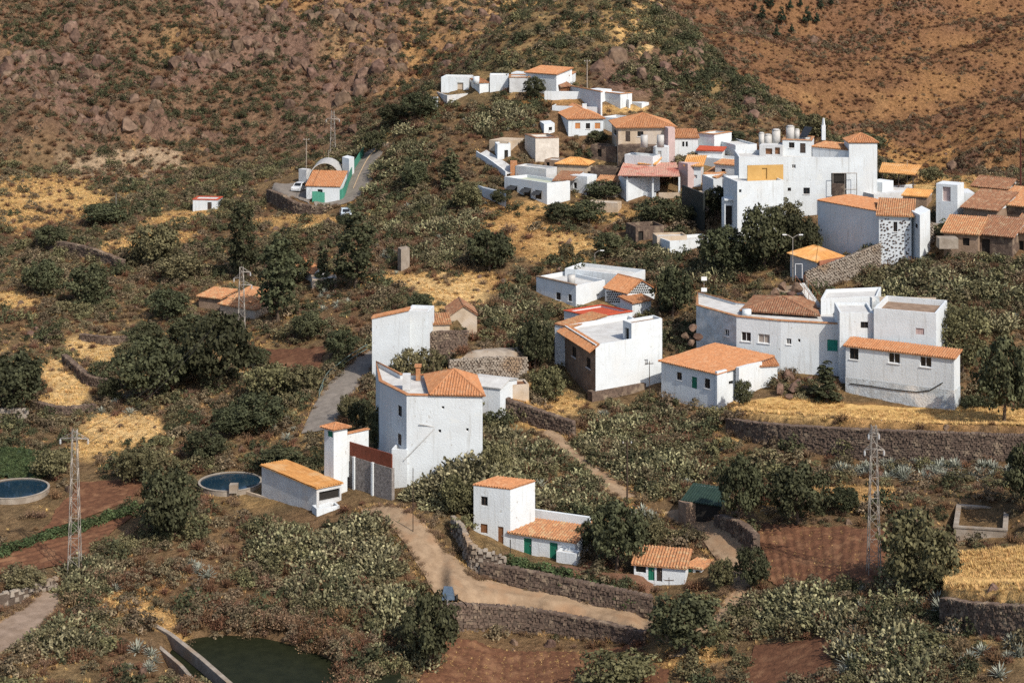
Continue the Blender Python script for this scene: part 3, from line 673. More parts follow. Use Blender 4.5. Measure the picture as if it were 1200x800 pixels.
stone_wall(W_COURT, 'concrete wall of the bare courtyard in the middle of the slope', 'yard_wall', 0.1, 0.34, 0.5, M_CONC)
stone_wall(W_BEND, 'dark stone retaining wall under the road bend with the parked white car', 'retaining_wall', 0.3)
stone_wall(W_DITCH, 'pale concrete bank wall beside the track in the lower left corner', 'bank_wall', 0.0, 0.6, 0.5, M_CONC)

# ---------------------------------------------------------------- cube house with the long low wing (front centre)
h = House('cube_house', 'white two-storey cube house with low tiled wing and two green doors')
h.block([(555,568),(598,573),(627,566)], 197, 650, 1, para=True, parapet=0.0,
  op=[W_(0,(563.5,581.5,571.5,592.3), m=M_DFRAME, sill=False), W_(0,(563,613.6,571.3,624.4), k='shutter', m=M_WOOD), W_(0,(583.5,616.8,590,639), k='door', m=M_WOOD)],
  roof=dict(kind='shed', rise=0.25, over=0.05, m=M_TILE, low=0, thick=0.06))
h.block([(598,623.5),(674,635)], 194, 662, 1, depth=4.3,
  op=[W_(0,(613.7,630.3,623,650), k='door', m=M_GREEN), W_(0,(644,635.5,653.5,655.5), k='door', m=M_GREEN)], roof=dict(kind='shed', rise=0.75, over=0.25, m=M_TILEW, low=0))
h.block([(623,596.5),(691,606)], 197.2, 630, 1, depth=0.35, extra=2, part='parapet')
h.block([(652,645.5),(675,649)], 192.6, 662, 1, depth=1.2, part='annex_wall', parapet=.15)
m = MB(); p = P(598, 632, 194.5)
m.bar(p, p - Vector((0, 0, 1.6)), .05, 6); h.part('drain_pipe', m, M_DARK)

# ---------------------------------------------------------------- tall white house with hip roof
h = House('tall_house', 'tall plain white house with tiled hip roof and a diagonal pipe on its wall')
h.block([(445,447),(476.5,463),(565.5,465)], 206, 592, 1, depth=9.0, parapet=0.45, cap=M_TILE,
  dirv=(-0.12, 1), op=[W_(1,(517.4,475.8,520.8,479), sill=False), W_(1,(513.6,503,517,507), sill=False), W_(1,(546,501.5,549.2,505.2), sill=False),
  W_(0,(466,475,470.8,487.5), m=M_DFRAME), W_(0,(466,508,470.5,521.5), k='door', m=M_DFRAME)])
zt = h.zt; D1, D2 = h.poly[1].y, h.poly[2].y
a = h.poly[1].lerp(h.poly[2], 0.33); b = h.poly[2]; nv = Vector((-0.12, 1)).normalized(); c_ = b + nv * 8.2; d_ = a + nv * 8.2
h.roof([a, b, c_, d_], zt + .17, kind='hip', rise=1.75, over=0.25, axis=0)
h.block([(459,526),(477,527)], 205.7, 592, 1, depth=5.0, part='lower_wall', parapet=0.3)
m = MB(); q = P(476.5, 450, 210); m.box((q.x, q.y, zt - .4), 0.85, 0.85, 1.7); h.part('chimney', m, M_GREYW)
m = MB(); q = P(490, 447, 214.0); m.box((q.x, q.y, zt - .4), 0.5, 0.5, 1.5); m.box((q.x, q.y, zt + 1.1), .75, .75, .25); h.part('chimney', m, M_TILE)
m = MB()
def on_wall(h_, i, px, row, off=0.05):
    a, b = h_.poly[i], h_.poly[(i + 1) % len(h_.poly)]; t = hit(a, b, px); p = a.lerp(b, t); e = (b - a).normalized(); n_ = Vector((-e.y, e.x)); p2 = p - n_ * off
    return Vector((p2.x, p2.y, zrow(row, p.y)))
h2 = House('x', '', '')
h2.poly = [P(459, 526, 205.7).xy, P(565.5, 465, D2).xy]
A_, B_, C2 = [Vector((*(P(px, r, 205.75 + (px - 476) * 0.0045).xy), zrow(r, 205.9))) - Vector((0, .12, 0)) for px, r in ((473.5, 538), (511, 500), (491.5, 496))]
m.bar(A_, B_, .05, 5); m.bar(B_, C2, .05, 5); h.part('drain_pipe', m, M_PLAST)

# walled garden in front of it
h = House('walled_garden', 'stone-clad garden wall with red-brown panels and a small tiled gate tower', 'garden wall')
h.block([(389,527),(459,549)], 203, 590, 1, depth=0.4, wall=M_GSTONE)
zt = h.zt; p0, p1 = h.poly[0], h.poly[1]
for t in (0.02, 0.38, 0.69):
    m = MB(); q = p0.lerp(p1, t); m.box((q.x, q.y - .04, zt - 4), 0.28, 0.28, 4.05, math.atan2(p1.y - p0.y, p1.x - p0.x)); h.part('pilaster', m, M_WHITE)
h.block([(396.5,513.5),(459,532)], 203.2, 549, 1, depth=0.12, wall=mat('red_brown_panel', (0.20, 0.055, 0.03), (0.14, 0.04, 0.022), 1.4, 0.7, .1), part='panel', extra=.1)
h.block([(380,500),(391,503),(407,500)], 206, 556, 1, para=True, roof=dict(kind='hip', rise=.45, over=.3, m=M_TILE), op=[W_(0,(384,505,390,512), k='shutter', m=M_GREEN)], part='gate_tower')
h.block([(391,512),(432,503)], 206.5, 530, 0, depth=0.4, part='back_wall', cap=M_TILE, extra=3)

# ---------------------------------------------------------------- shed with ochre roof by the round tank
h = House('shed', 'pale rendered shed with sloping ochre sheet roof beside the small round water tank', 'shed')
h.block([(306.7,548),(371,572),(400,566)], 203, 613, 1, para=True, wall=M_GREYW, op=[W_(0,(352,595,358.7,600), sill=False, m=M_DFRAME), W_(1,(374,574,398,585), k='hole')],
  roof=dict(kind='shed', rise=0.3, over=0.18, m=M_SHEET, low=1, thick=.06, gable=M_GREYW))
h.block([(371,596),(398,592)], 201.8, 612, 0, depth=1.4, parapet=.7, part='balcony', extra=1.5)
h.block([(283,574),(330,588)], 208, 606, 1, depth=4.5, wall=M_BEIGE, parapet=.35, part='annex_wall')

# ---------------------------------------------------------------- narrow white house by the road
h = House('narrow_house', 'narrow tall white house with sloping tiled edge beside the grey road bend')
h.block([(436,373),(478,374)], 240, 444, 0, depth=1.5, roof=dict(kind='shed', rise=1.15, over=.1, m=M_TILE, low=3))
h.block([(440,373.5),(478,374)], 241.6, 444, 0, depth=3, part='back_wall', parapet=.2)
h.block([(476,364),(502,365)], 243, 392, 0, depth=3.5, parapet=.4)
h = House('outbuilding', 'low beige outbuilding with flat tiled edge attached beside the narrow white house', 'outbuilding')
h.block([(487,380),(527,379)], 245, 394, 0, depth=4.5, wall=M_BEIGE, roof=dict(kind='shed', rise=.35, over=.25, m=M_TILEW))
h = House('outbuilding', 'small beige outbuilding showing its blank gable end below the dry grass patch', 'outbuilding')
h.block([(527,370),(559,369)], 256, 384, 0, depth=5, wall=M_BEIGE, roof=dict(kind='gable', rise=1.3, over=.15, m=M_TILEB, axis=1, gable=M_BEIGE))
h = House('outbuilding', 'low white outbuilding with pale flat roof behind the hip-roofed tall house', 'outbuilding')
h.block([(543,450),(586,455)], 232, 466, 0, depth=5, wall=M_WHITE, roof=dict(kind='gable', rise=.5, over=.15, m=M_ROOFG, axis=0, corr=False))
h = House('outbuilding', 'roofless stone store with a rubble top at the back of the bare courtyard', 'outbuilding')
h.block([(545,415),(580,417)], 251, 428, 0, depth=3, wall=M_BEIGE, parapet=.5, deck=M_CORE, op=[W_(0,(549,417,561,426), k='hole')])
h = House('outbuilding', 'tiny red-topped store behind the golden garden grass', 'outbuilding')
h.block([(585,452),(620,450)], 233, 462, 0, depth=2.5, wall=M_BEIGE, parapet=.2, deck=M_FIELD)

# ---------------------------------------------------------------- big house with shaded brown side and terrace
h = House('terrace_house', 'white house with brown shaded side wall, tiled lean-to strip and roof terrace')
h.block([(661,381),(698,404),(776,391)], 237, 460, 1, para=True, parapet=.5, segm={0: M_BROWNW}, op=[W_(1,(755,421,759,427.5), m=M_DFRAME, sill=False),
  W_(0,(687,419,692,431), m=M_DFRAME), W_(0,(670,406,675,418), m=M_DFRAME)])
L0, N0 = h.poly[0], h.poly[1]; e = (N0 - L0).normalized(); n_ = Vector((-e.y, e.x)); zt = h.zt
m = MB(); lo = [(L0 - n_ * 0.9 - e * .2), (N0 - n_ * 0.9 + e * .1)]; hi = [(N0 + n_ * .5 + e * .1), (L0 + n_ * .5 - e * .2)]
tile_face(m, (*lo[0], zt - .85), (*lo[1], zt - .85), (*hi[0], zt + .12), (*hi[1], zt + .12)); h.part('lean_to_roof', m, M_TILE)
h.block([(730,375),(740,379),(776,373)], 240.3, 404, 1, para=True, parapet=.35, deck=M_BROWNW, part='upper_wall', op=[W_(0,(732,384,737,398), k='hole')])
h.block([(668,384),(711,370)], 247, 396, 0, depth=2.4, part='back_room', roof=dict(kind='shed', rise=.2, over=.1, m=M_TILEW, thick=.06), op=[W_(0,(698,376,708.5,390), k='door', m=M_PLAST)])
h.block([(694,459.5),(757,449)], 236.4, 474, 0, depth=1.0, wall=M_STONE, part='stone_base')

# ---------------------------------------------------------------- white house with red deck and honeycomb wing
h = House('flat_roof_house', 'white flat-roofed house with grey tank, red deck and orange gabled honeycomb wing')
h.block([(628.5,324),(675,334.5),(709,328)], 268, 362, 1, para=True, parapet=.5, op=[W_(0,(651.5,342.7,657,351.3), m=M_DFRAME), W_(0,(665.8,345,670,353), m=M_DFRAME), W_(1,(699,344,703,347), sill=False)])
L0, N0 = h.poly[0], h.poly[1]; zt = h.zt; m = MB(); e = (N0 - L0).normalized(); n_ = Vector((-e.y, e.x))
q = [L0 - n_ * .12, N0 - n_ * .12, N0 + n_ * .3, L0 + n_ * .3]; m.hexa([(*p, zt + .004) for p in q], [(*p, zt + .14) for p in q]); h.part('parapet_cap', m, M_BROWNW)
h.block([(662,314.5),(738,323)], 277, 336, 0, depth=5, parapet=.5, part='upper_wall')
m = MB(); q = P(669.5, 328.5, 270); m.cyl((q.x, q.y, zt - .4), .55, 1.5, 14); h.part('water_tank', m, M_PLAST, True)
M_HONEY = mat('honeycomb_blockwork', (0.72, 0.72, 0.72), (0.6, 0.6, 0.6), 1, .9)
h.block([(709,337.5),(735,344),(767,338.5)], 266, 370, 1, para=True, part='wing_wall', roof=dict(kind='gable', rise=1.6, over=.2, axis=0, m=M_TILE))
def lattice(h_, i, r, nx, nz, skip=None):
    """rows of dark cells of a honeycomb block screen"""
    p0, r0, p1, r1 = r; m = MB(); a, b = h_.poly[i], h_.poly[(i + 1) % len(h_.poly)]; e = (b - a).normalized(); n_ = Vector((-e.y, e.x))
    for iz in range(nz):
        for ix in range(nx):
            px = p0 + (p1 - p0) * (ix + .5 + (.5 if iz % 2 else 0)) / (nx + .5); rw = r0 + (r1 - r0) * (iz + .5) / nz
            if skip and skip(px, rw): continue
            c = on_wall(h_, i, px, rw, 0.02); dx = e * .13; up = Vector((0, 0, .13)); dx3 = Vector((dx.x, dx.y, 0)); ns = Vector((n_.x, n_.y, 0)) * .03
            b4 = [c - dx3 - up, c + dx3 - up, c + dx3 - up + ns, c - dx3 - up + ns]; m.hexa(b4, [p + up * 2 for p in b4])
    return h_.part('honeycomb_cells', m, M_DARK)
lattice(h, 0, (710.5, 341, 731, 355), 9, 5)
lattice(h, 1, (737, 330, 766, 344), 12, 5, lambda px, rw: rw < 329 + abs(px - 751) * .85)
h.block([(741,355),(763,351)], 263.5, 370, 0, depth=2.5, part='porch_wall', roof=dict(kind='shed', rise=.5, over=.3, m=M_TILE))
h.block([(661,364),(697,372),(741,365)], 258, 384, 1, para=True, part='deck_wall', parapet=.25, deck=M_REDF, cap=M_REDF)

# ---------------------------------------------------------------- low house with broad orange roof
h = House('low_house', 'low white house with broad plain orange roof under the long curved building')
h.block([(775,423),(840,438),(904,424)], 232, 470, 1, para=True, roof=dict(kind='shed', rise=.75, over=.3, m=M_TILE, low=0, thick=.08),
  op=[W_(0,(810.6,441.5,816.8,455), k='door', m=M_GREEN), W_(0,(825.6,443.5,832,455), m=M_DFRAME), W_(0,(793,436,799,445), m=M_DFRAME), W_(1,(854,446,860,450), k='hole')])
h.block([(840.4,435.5),(852,433)], 231.7, 470, 0, depth=.35, part='buttress')
h.block([(866,431),(893,423.5)], 233, 468, 0, depth=.5, part='parapet')
h.block([(890,429),(911,428)], 236, 440, 0, depth=2.2, part='side_room', roof=dict(kind='shed', rise=.7, over=.2, m=M_TILE))

# ---------------------------------------------------------------- long curved white building with old tiled roof, stepping up to the right
h = House('long_house', 'long white curved building with old brown tiled roof and white blocks at its right')
h.block([(816,358),(863,371),(915,376),(985,380)], 243, 428, 1, depth=8.5, dirv=(.12, 1), parapet=.3, cap=M_TILEW, segm={0: M_ROUGH},
  op=[W_(1,(868.7,389,880,400), m=M_FRAME), W_(1,(888.4,391.5,902,402), m=M_FRAME, g=mat('drawn_blind', (.35, .30, .26), (.25, .21, .18), 3)), W_(2,(921.6,396.5,927.4,403.5)), W_(2,(935,397,938,401), sill=False), W_(0,(849,385.7,854.3,393.7)), W_(2,(969.4,398,983,411.5), k='shutter', m=M_TEAL)])
z0 = h.zt
A0 = P(868, 371, 246).xy; A1 = P(960, 377, 243).xy; B1 = P(952, 361, 254).xy; B0 = P(884, 350, 255).xy
h.roof([A0, A1, B1, B0], z0 + .12, kind='hip', rise=1.1, over=.1, m=M_TILEB)
m = MB(); q = P(875, 366, 245); m.cyl((q.x, q.y, z0 - .3), .6, .8, 14); h.part('water_tank', m, M_WHITE, True)
h.block([(962,350),(1028,347)], 245.5, 392, 0, depth=6, dirv=(.28, 1), parapet=.4, part='upper_wall')
h.block([(984,366),(1024,366.5)], 236.6, 420, 0, depth=6, parapet=.35, part='upper_wall', op=[W_(0,(1008.6,377,1017.4,384.4), m=M_DFRAME, sill=False)])
h.block([(1024,361),(1097,367)], 235.6, 420, 0, depth=8, parapet=.7, part='upper_wall', deck=M_BROWNW, op=[W_(0,(1073,384.5,1083,392), k='shutter', m=M_PINKW)])
h.block([(1028,348),(1097,349)], 244.8, 362, 0, depth=.3, part='yard_wall', wall=M_BEIGE)
m = MB(); q = P(1025, 349, 243); m.box((q.x, q.y, z0 + .3), 1.0, .8, 2.2, .2); h.part('chimney', m, M_ROUGH)
h.block([(991,405),(1118,420)], 227.6, 480, 1, depth=2.6, wall=M_WHITE, part='lower_wall', extra=2, roof=dict(kind='shed', rise=.5, over=.25, m=M_TILE, low=0),
  op=[W_(0,(995.6,408,1006,421), m=M_DFRAME), W_(0,(1041,413.5,1054.6,425.5), m=M_FRAME), W_(0,(1078,418,1091.6,430), m=M_FRAME)], base=(M_ROUGH, 2.3))
m = MB(); pr = None
for px, rw in ((996, 449), (1020, 452), (1045, 456), (1075, 459), (1090, 457), (1105, 448)):
    q = on_wall(h, 0, px, rw, .09)
    if pr: m.bar(pr, q, .06, 5)
    pr = q
h.part('drain_pipe', m, M_DARK)
FIT = True
# ---------------------------------------------------------------- upper village: top row on the spur
h = House('hilltop_house', 'white block house on a grey walled platform at the left end of the top row')
h.block([(511,107.5),(524,112),(580,106)], 346, 124, 1, para=True, wall=M_GREYW, part='platform', parapet=.4, extra=4)  # the platform's blue-grey shading is put into its wall colour
h.block([(517,90.5),(549,91)], 352, 110, 0, depth=5, parapet=.3, op=[W_(0,(536,97,543,107), k='hole', m=M_BEIGE)])
h.block([(505,115),(513,115)], 346, 128, 0, depth=2, part='side_room')
h = House('hilltop_house', 'group of low white cubes between the platform house and the dark round tree', 'house')
h.block([(562,97),(573,96.5)], 352, 110, 0, depth=4, roof=dict(kind='shed', rise=.4, over=.2, m=M_TILE))
h.block([(574,89),(596,89)], 352.5, 108, 0, depth=5, parapet=.3)
h.block([(597,91),(621,91)], 350, 112, 0, depth=5, wall=M_GREYW, parapet=.3, cap=M_TILEW)  # shade of this left-facing cube is painted in as grey
h.block([(599,85.5),(619,86)], 356, 96, 0, depth=4, part='upper_wall')
m = MB(); q = P(558, 91, 354); m.cyl((q.x, q.y, q.z - 1.2), .6, 1.4, 12); h.part('water_tank', m, M_WHITE, True)
h = House('hilltop_house', 'white house with long bright orange roof, highest building of the village')
h.block([(616,85),(652,87.5)], 354, 104, 0, depth=5, roof=dict(kind='shed', rise=.9, over=.25, m=M_TILE))
h.block([(652,88),(667,88.5)], 354, 104, 0, depth=4, part='side_room', roof=dict(kind='shed', rise=.3, over=.1, m=M_TILEW))
h = House('wooden_hut', 'small red-brown wooden hut with pitched roof behind the white hilltop fence wall', 'hut')
h.block([(646,102),(657,102.5),(668,101.5)], 349.5, 112, 1, para=True, wall=M_WOOD, roof=dict(kind='gable', rise=.8, over=.3, m=M_TILEB, axis=1, gable=M_WOOD))
h = House('fence_wall', 'long stepped white boundary wall on the hilltop below the wooden hut', 'boundary wall')
h.block([(638,107),(688,107.5)], 347, 117, 0, depth=.3)
h.block([(688,104.5),(704,106)], 347, 118, 0, depth=3, part='wall')
h.block([(704,108),(727,110.5)], 346.5, 122, 0, depth=3, cap=M_TILEW)
h.block([(727,115),(737,117)], 346, 124, 0, depth=.3)
h.block([(737,119.5),(752,121)], 345.5, 129, 0, depth=2)
h.block([(668,101),(704,108)], 350, 112, 0, depth=.3, part='back_wall', cap=M_TILEW)

# ---------------------------------------------------------------- upper village: middle rows
h = House('hip_roof_house', 'white house with orange hip roof, wooden shutters and shaded mauve side')
h.block([(647,126.5),(666,139.5),(707,139)], 331, 160, 1, para=True, roof=dict(kind='hip', rise=1.35, over=.3, m=M_TILE),
  op=[W_(1,(674,144,680,151), k='shutter', m=M_ORSH), W_(1,(686.5,144.5,691.5,151), m=M_DFRAME), W_(1,(697,144,703.5,151), k='shutter', m=M_ORSH), W_(0,(649,137,652,145), m=M_DFRAME), W_(0,(656,140,659,146), m=M_DFRAME)])
h.block([(647,124),(700,125.5)], 341, 134, 0, depth=4, part='back_wing', parapet=.3)
m = MB(); q = P(685, 127, 340); m.box((q.x, q.y, q.z - .8), .8, .8, 1.6); h.part('chimney', m, M_WHITE)
h.block([(706,137),(728,139)], 334, 152, 0, depth=4, part='side_wing', parapet=.3)
h = House('small_cube_house', 'tiny white cube room standing left of the shuttered hip-roof house', 'outbuilding')
h.block([(632.5,142),(637.5,145.5),(650,144.5)], 326, 159, 1, para=True, op=[W_(1,(643,149,647,153), m=M_DFRAME)])
h = House('block_house', 'windowless beige block with a row of red tiles along its parapet', 'house')
h.block([(615,157.5),(627.5,162),(655,161.5)], 318, 190, 1, para=True, wall=mat('pale_beige_render', (.62, .57, .50), (.47, .42, .36), .9, .9, .3), parapet=.3, cap=M_TILEB)
h.block([(596,166),(616,162)], 322, 178, 0, depth=4, wall=M_BEIGE, part='annex_wall')
h = House('white_store', 'small white store room beside the head of the pale concrete ramp', 'outbuilding')
h.block([(580,166.5),(583,169.5),(598.5,168.5)], 315, 190, 1, para=True, parapet=.2, op=[W_(1,(591,176,595.5,186), k='hole')])
h.block([(598,190),(606,190)], 309, 204, 0, depth=2, wall=M_TILE, part='orange_store')
h = House('terrace_villa', 'long low white villa with three dark awninged windows and pinkish tiled patch')
h.block([(591,207),(641,214.5),(668,212)], 297, 240, 1, para=True, parapet=.45, deck=mat('greenish_roof', (.45, .48, .38), (.36, .38, .30), .8, .9),
  op=[W_(0,(597,217.5,606,228), m=M_DFRAME, sill=False), W_(0,(613.5,220,622,231), m=M_DFRAME, sill=False), W_(0,(627,223,634.5,233.5), m=M_DFRAME, sill=False)])
M_AWN = mat('dark_awning', (.05, .052, .055), (.035, .036, .04), 2, .8)
for p0, p1, r0 in ((595.5, 606.5, 218), (612, 623, 221), (625.5, 635.5, 224)):
    m = MB(); a0 = on_wall(h, 0, p0, r0, .02); a1 = on_wall(h, 0, p1, r0, .02); e = h.poly[1] - h.poly[0]; e.normalize(); n_ = Vector((e.y, -e.x, 0)) * .8 - Vector((0, 0, .55))
    m.hexa([a0 + n_, a1 + n_, a1, a0], [p + Vector((0, 0, .04)) for p in (a0 + n_, a1 + n_, a1, a0)]); h.part('awning', m, M_AWN)
h.roof([P(647, 213, 299 + h.dl).xy, P(672, 213, 300 + h.dl).xy, P(684, 206, 306 + h.dl).xy, P(658, 204, 307 + h.dl).xy], zrow(211, 300 + h.dl), kind='shed', rise=.5, over=0, m=M_TILEB)
h.block([(566.5,220),(593,227)], 296, 238, 1, depth=3, dirv=(-.35, 1), part='terrace_wall', parapet=.8)
h.block([(668,205),(688,207)], 303, 224, 0, depth=3, part='end_wall', op=[W_(0,(672,214,676,221), k='hole')])
h = House('small_hut', 'small beige hut under a shallow orange roof above the pink-roofed porch path', 'hut')
h.block([(653,192),(688,193.5)], 309, 204, 0, depth=3.6, wall=M_BEIGE, roof=dict(kind='hip', rise=.9, over=.35, m=M_SHEET))
h = House('small_hut', 'low brown hut with dark doorway left of the shallow orange roof', 'hut')
h.block([(638,187),(654,188)], 312, 200, 0, depth=3, wall=M_BROWNW, parapet=.2, op=[W_(0,(640,190,644,199), k='hole')])
h = House('pink_house', 'large house with broad orange hip roof, pale front and pinkish right end')
h.block([(717,142),(724.5,149.5),(789.5,149)], 324, 196, 1, para=True, wall=M_BEIGE, roof=dict(kind='hip', rise=1.9, over=.5, m=M_TILE),
  op=[W_(1,(733,154,738.5,166), k='door', m=M_DFRAME), W_(1,(747,154,754,160), m=M_DFRAME), W_(0,(719.5,152,722.5,158), m=M_DFRAME)])
h.block([(783,150.2),(791,150)], 322, 200, 0, depth=6, wall=M_PINKW, part='pink_wall')
h.block([(765,172),(782,172.5)], 320.5, 198, 0, depth=4, part='front_room', op=[W_(0,(771,177,775,188), k='door', m=M_PLAST)])
h.block([(724,170),(765,172)], 322.5, 186, 0, depth=3, part='terrace_wall', wall=M_STONE)
for px, rw, r_ in ((755, 160, .6), (774, 160, .6)):
    m = MB(); q = P(px, rw + 9, 317); m.cyl((q.x, q.y, q.z - .5), r_, 2.0, 12); h.part('water_tank', m, M_PLAST, True)
h.block([(732,181),(765,183.5)], 319, 200, 0, depth=3, part='yard_wall', wall=M_WHITE, parapet=.3)
h.block([(749,192),(768,193)], 317.5, 204, 0, depth=3, part='lean_to', roof=dict(kind='shed', rise=.8, over=.2, m=M_SHEET))
h = House('porch_house', 'open porch house with faded pink metal roof over a deep shaded veranda')
h.block([(725,206),(734,209)], 299, 236, 1, depth=6, part='wall')
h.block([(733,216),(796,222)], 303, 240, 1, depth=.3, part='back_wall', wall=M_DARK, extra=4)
h.block([(733,223),(768,226)], 299, 240, 1, depth=.25, part='veranda_wall', op=[W_(0,(740,228,745,238), k='hole'), W_(0,(752,229,757,239), k='hole')])
h.block([(772,226),(797,226)], 298, 246, 1, depth=.4, part='veranda_wall', wall=M_BEIGE)
for px in (735, 765, 796):
    m = MB(); q = P(px, 236, 299 + h.dl); m.box((q.x, q.y, q.z), .3, .3, 4.0); h.part('post', m, M_WHITE)
d = h.dl; q = [P(724, 207, 298.5 + d), P(797, 211, 297.5 + d), P(793, 198, 307 + d), P(731, 196, 308 + d)]; m = MB()
q[0].z = q[1].z = zrow(206, 298.5 + d); q[2].z = q[3].z = q[0].z + .9
tile_face(m, q[0], q[1], q[2], q[3], .05, amp=.03); h.part('roof', m, mat('pink_metal_roof', (.50, .22, .17), (.42, .28, .20), 1.2, .6, .1, c3=(.40, .13, .09)))

# ---------------------------------------------------------------- upper village: right of the pink house
h = House('twin_window_house', 'small white house with orange roof and two narrow dark windows')
h.block([(791,161.5),(818,161.5)], 322, 184, 0, depth=5, roof=dict(kind='shed', rise=.9, over=.25, m=M_TILE), op=[W_(0,(799.5,166,802,172), m=M_DFRAME, sill=False), W_(0,(803.5,166,806,172), m=M_DFRAME, sill=False)])
h.block([(818,156),(837,158)], 324, 180, 0, depth=5, part='side_wing', parapet=.3, cap=M_TILEW)
h.block([(836,163),(862,170)], 326, 184, 0, depth=4, part='low_wing', parapet=.3)
h = House('stepped_house', 'white stepped house with sagging ochre and orange roofs above the black tarpaulin wall')
h.block([(805,194),(821,194.5)], 306, 220, 0, depth=4, roof=dict(kind='shed', rise=1.1, over=.5, m=M_SHEET), op=[W_(0,(809,205,817,209), k='hole', m=M_GREYW)])
h.block([(795,190),(806,192)], 307, 218, 0, depth=3, part='side_room', wall=M_PINKW)
h.block([(826,204),(840,208.5),(852,205)], 303, 228, 1, para=True, part='front_room', wall=M_PINKW, roof=dict(kind='shed', rise=.7, over=.25, m=M_TILEW, low=0), op=[W_(0,(829,209,834,216), k='hole')])
h.block([(836,210),(861,209)], 299, 232, 0, depth=5, part='terrace_wall', parapet=.5)
h.block([(818,176),(846,177)], 316, 192, 0, depth=3, part='back_room', roof=dict(kind='shed', rise=.3, over=.3, m=M_REDF, corr=False))
h.block([(822,184),(862,188)], 314, 206, 0, depth=4, part='back_wall', parapet=.4)
h = House('stone_store', 'rough stone store cut into the rubble below the shuttered house', 'store')
h.block([(692,170),(722,172)], 326, 186, 0, depth=3, wall=M_STONE, parapet=.3, deck=M_CORE, op=[W_(0,(700,175,705,184), k='hole')])
h = House('stone_store', 'low rubble-walled pen between the small orange hut and the pink-roofed porch', 'store')
h.block([(692,196),(722,198)], 317, 210, 0, depth=3, wall=M_STONE, parapet=.6, deck=M_CORE)
h = House('stone_store', 'narrow beige store with faded tiles left of the pink-roofed porch', 'store')
h.block([(700,212),(724,213)], 312, 230, 0, depth=3, wall=M_BEIGE, roof=dict(kind='shed', rise=.5, over=.2, m=M_TILEW), op=[W_(0,(708,217,713,228), k='hole')])
h = House('terrace_row', 'low white terrace wall with flat roof between the villa and the beige block', 'terrace')
h.block([(604,194),(640,198)], 319, 206, 0, depth=3, wall=M_GREYW, parapet=.3)
h = House('tool_shed', 'small tiled shed in front of the grey flat roofs', 'shed')
h.block([(1058,229),(1086,231)], 283, 246, 0, depth=3, wall=M_BROWNW, roof=dict(kind='shed', rise=.6, over=.2, m=M_SHEET))
h = House('tool_shed', 'small brick shed squeezed between manor wall and stepped house', 'shed')
h.block([(838,192),(862,194)], 311, 212, 0, depth=3, wall=M_GREYW, roof=dict(kind='shed', rise=.4, over=.2, m=M_TILEW), op=[W_(0,(845,198,850,207), k='hole')])
h = House('garden_store', 'long low beige garden store above the dry slope under the porch house', 'store')
h.block([(690,236),(724,238)], 304, 246, 0, depth=2, wall=M_BEIGE, parapet=.2)
h = House('tarpaulin_wall', 'tall black tarpaulin-covered wall below the stepped white house', 'wall')
h.block([(799,217),(824,227)], 297, 254, 0, depth=.3, wall=mat('black_tarpaulin', (.022, .026, .024), (.014, .017, .016), 1.5, .6, .3), part='sheet')
h.block([(824,228),(838,226)], 296.5, 244, 0, depth=3, wall=M_BEIGE, part='wall')
h = House('manor_house', 'huge blank white village house with rooftop tanks and small orange-capped tower')
h.block([(866,184),(995,184.5)], 292, 268, 0, depth=8, parapet=.5, op=[W_(0,(928,193,932.5,197.5), sill=False), W_(0,(923,220,927,224), sill=False, m=M_DFRAME), W_(0,(941.5,220,949,227.5), m=M_DFRAME), W_(0,(974,203,992,229), k='hole')])
h.block([(864,213),(918,211)], 286, 278, 0, depth=6, part='lower_wall', parapet=.35, op=[W_(0,(866,222,869,226), sill=False)])
h.block([(849,236),(864,236)], 288, 276, 0, depth=4, part='porch_wall', op=[W_(0,(850.5,241,862,264), k='hole')])
m = MB(); q = P(856, 234, 287.5); m.box((q.x, q.y, q.z), 2.0, 2.0, .25); h.part('porch_slab', m, M_WHITE)
h.block([(876,194),(918,193)], 289, 214, 0, depth=.2, part='screen', wall=mat('ochre_screen', (.52, .32, .11), (.42, .25, .08), .8, .8), op=[W_(0,(893,197,899,210), k='hole')])
h.block([(917,164),(951,165)], 297, 186, 0, depth=5, part='roof_room', cap=M_TILEW, parapet=.2, op=[W_(0,(924.5,167,931,173.5), m=M_DFRAME), W_(0,(937.5,168,944,179.5), k='door', m=M_DFRAME)])
h.block([(890,170),(917,171)], 297, 186, 0, depth=4, part='roof_store', wall=M_GREYW, op=[W_(0,(897,174,905,181), k='hole', m=M_WOOD), W_(0,(908,173,914,181), k='hole', m=M_WOOD)])
for px, r0, r1, rad in ((892.5, 155, 172, .45), (900, 157, 171, .62), (909.5, 151, 171, .66), (926, 147, 164, .66), (934, 151, 164, .4)):
    m = MB(); q = P(px, r1, 298.5); hh = (r1 - r0) * 298.5 / F; m.cyl((q.x, q.y, q.z), rad, hh * .92, 14); m.cyl((q.x, q.y, q.z + hh * .92), rad * 1.06, hh * .08, 14, rad * .6); h.part('water_tank', m, M_PLAST, True)
m = MB(); q = [P(937, 161, 298), P(946, 161, 298), P(952, 150, 300.5), P(943, 149, 300.5)]; m.hexa(q, [p + Vector((0, 0, .12)) for p in q]); h.part('solar_panel', m, M_PANE)
m = MB(); q = P(965, 164, 300); m.box((q.x, q.y, q.z), .6, .6, 2.3); m.bar((q.x, q.y, q.z + 2.3), (q.x, q.y, q.z + 3.4), .26, 4, .16); h.part('chimney', m, M_WHITE)
h.block([(952,172),(996,176)], 296, 190, 0, depth=4, part='roof_wing', roof=dict(kind='shed', rise=.4, over=.1, m=M_TILEW))
h.block([(995,167),(1028,167)], 291.5, 246, 0, depth=4.4, part='tower', roof=dict(kind='hip', rise=1.15, over=.2, m=M_TILE))
m = MB()
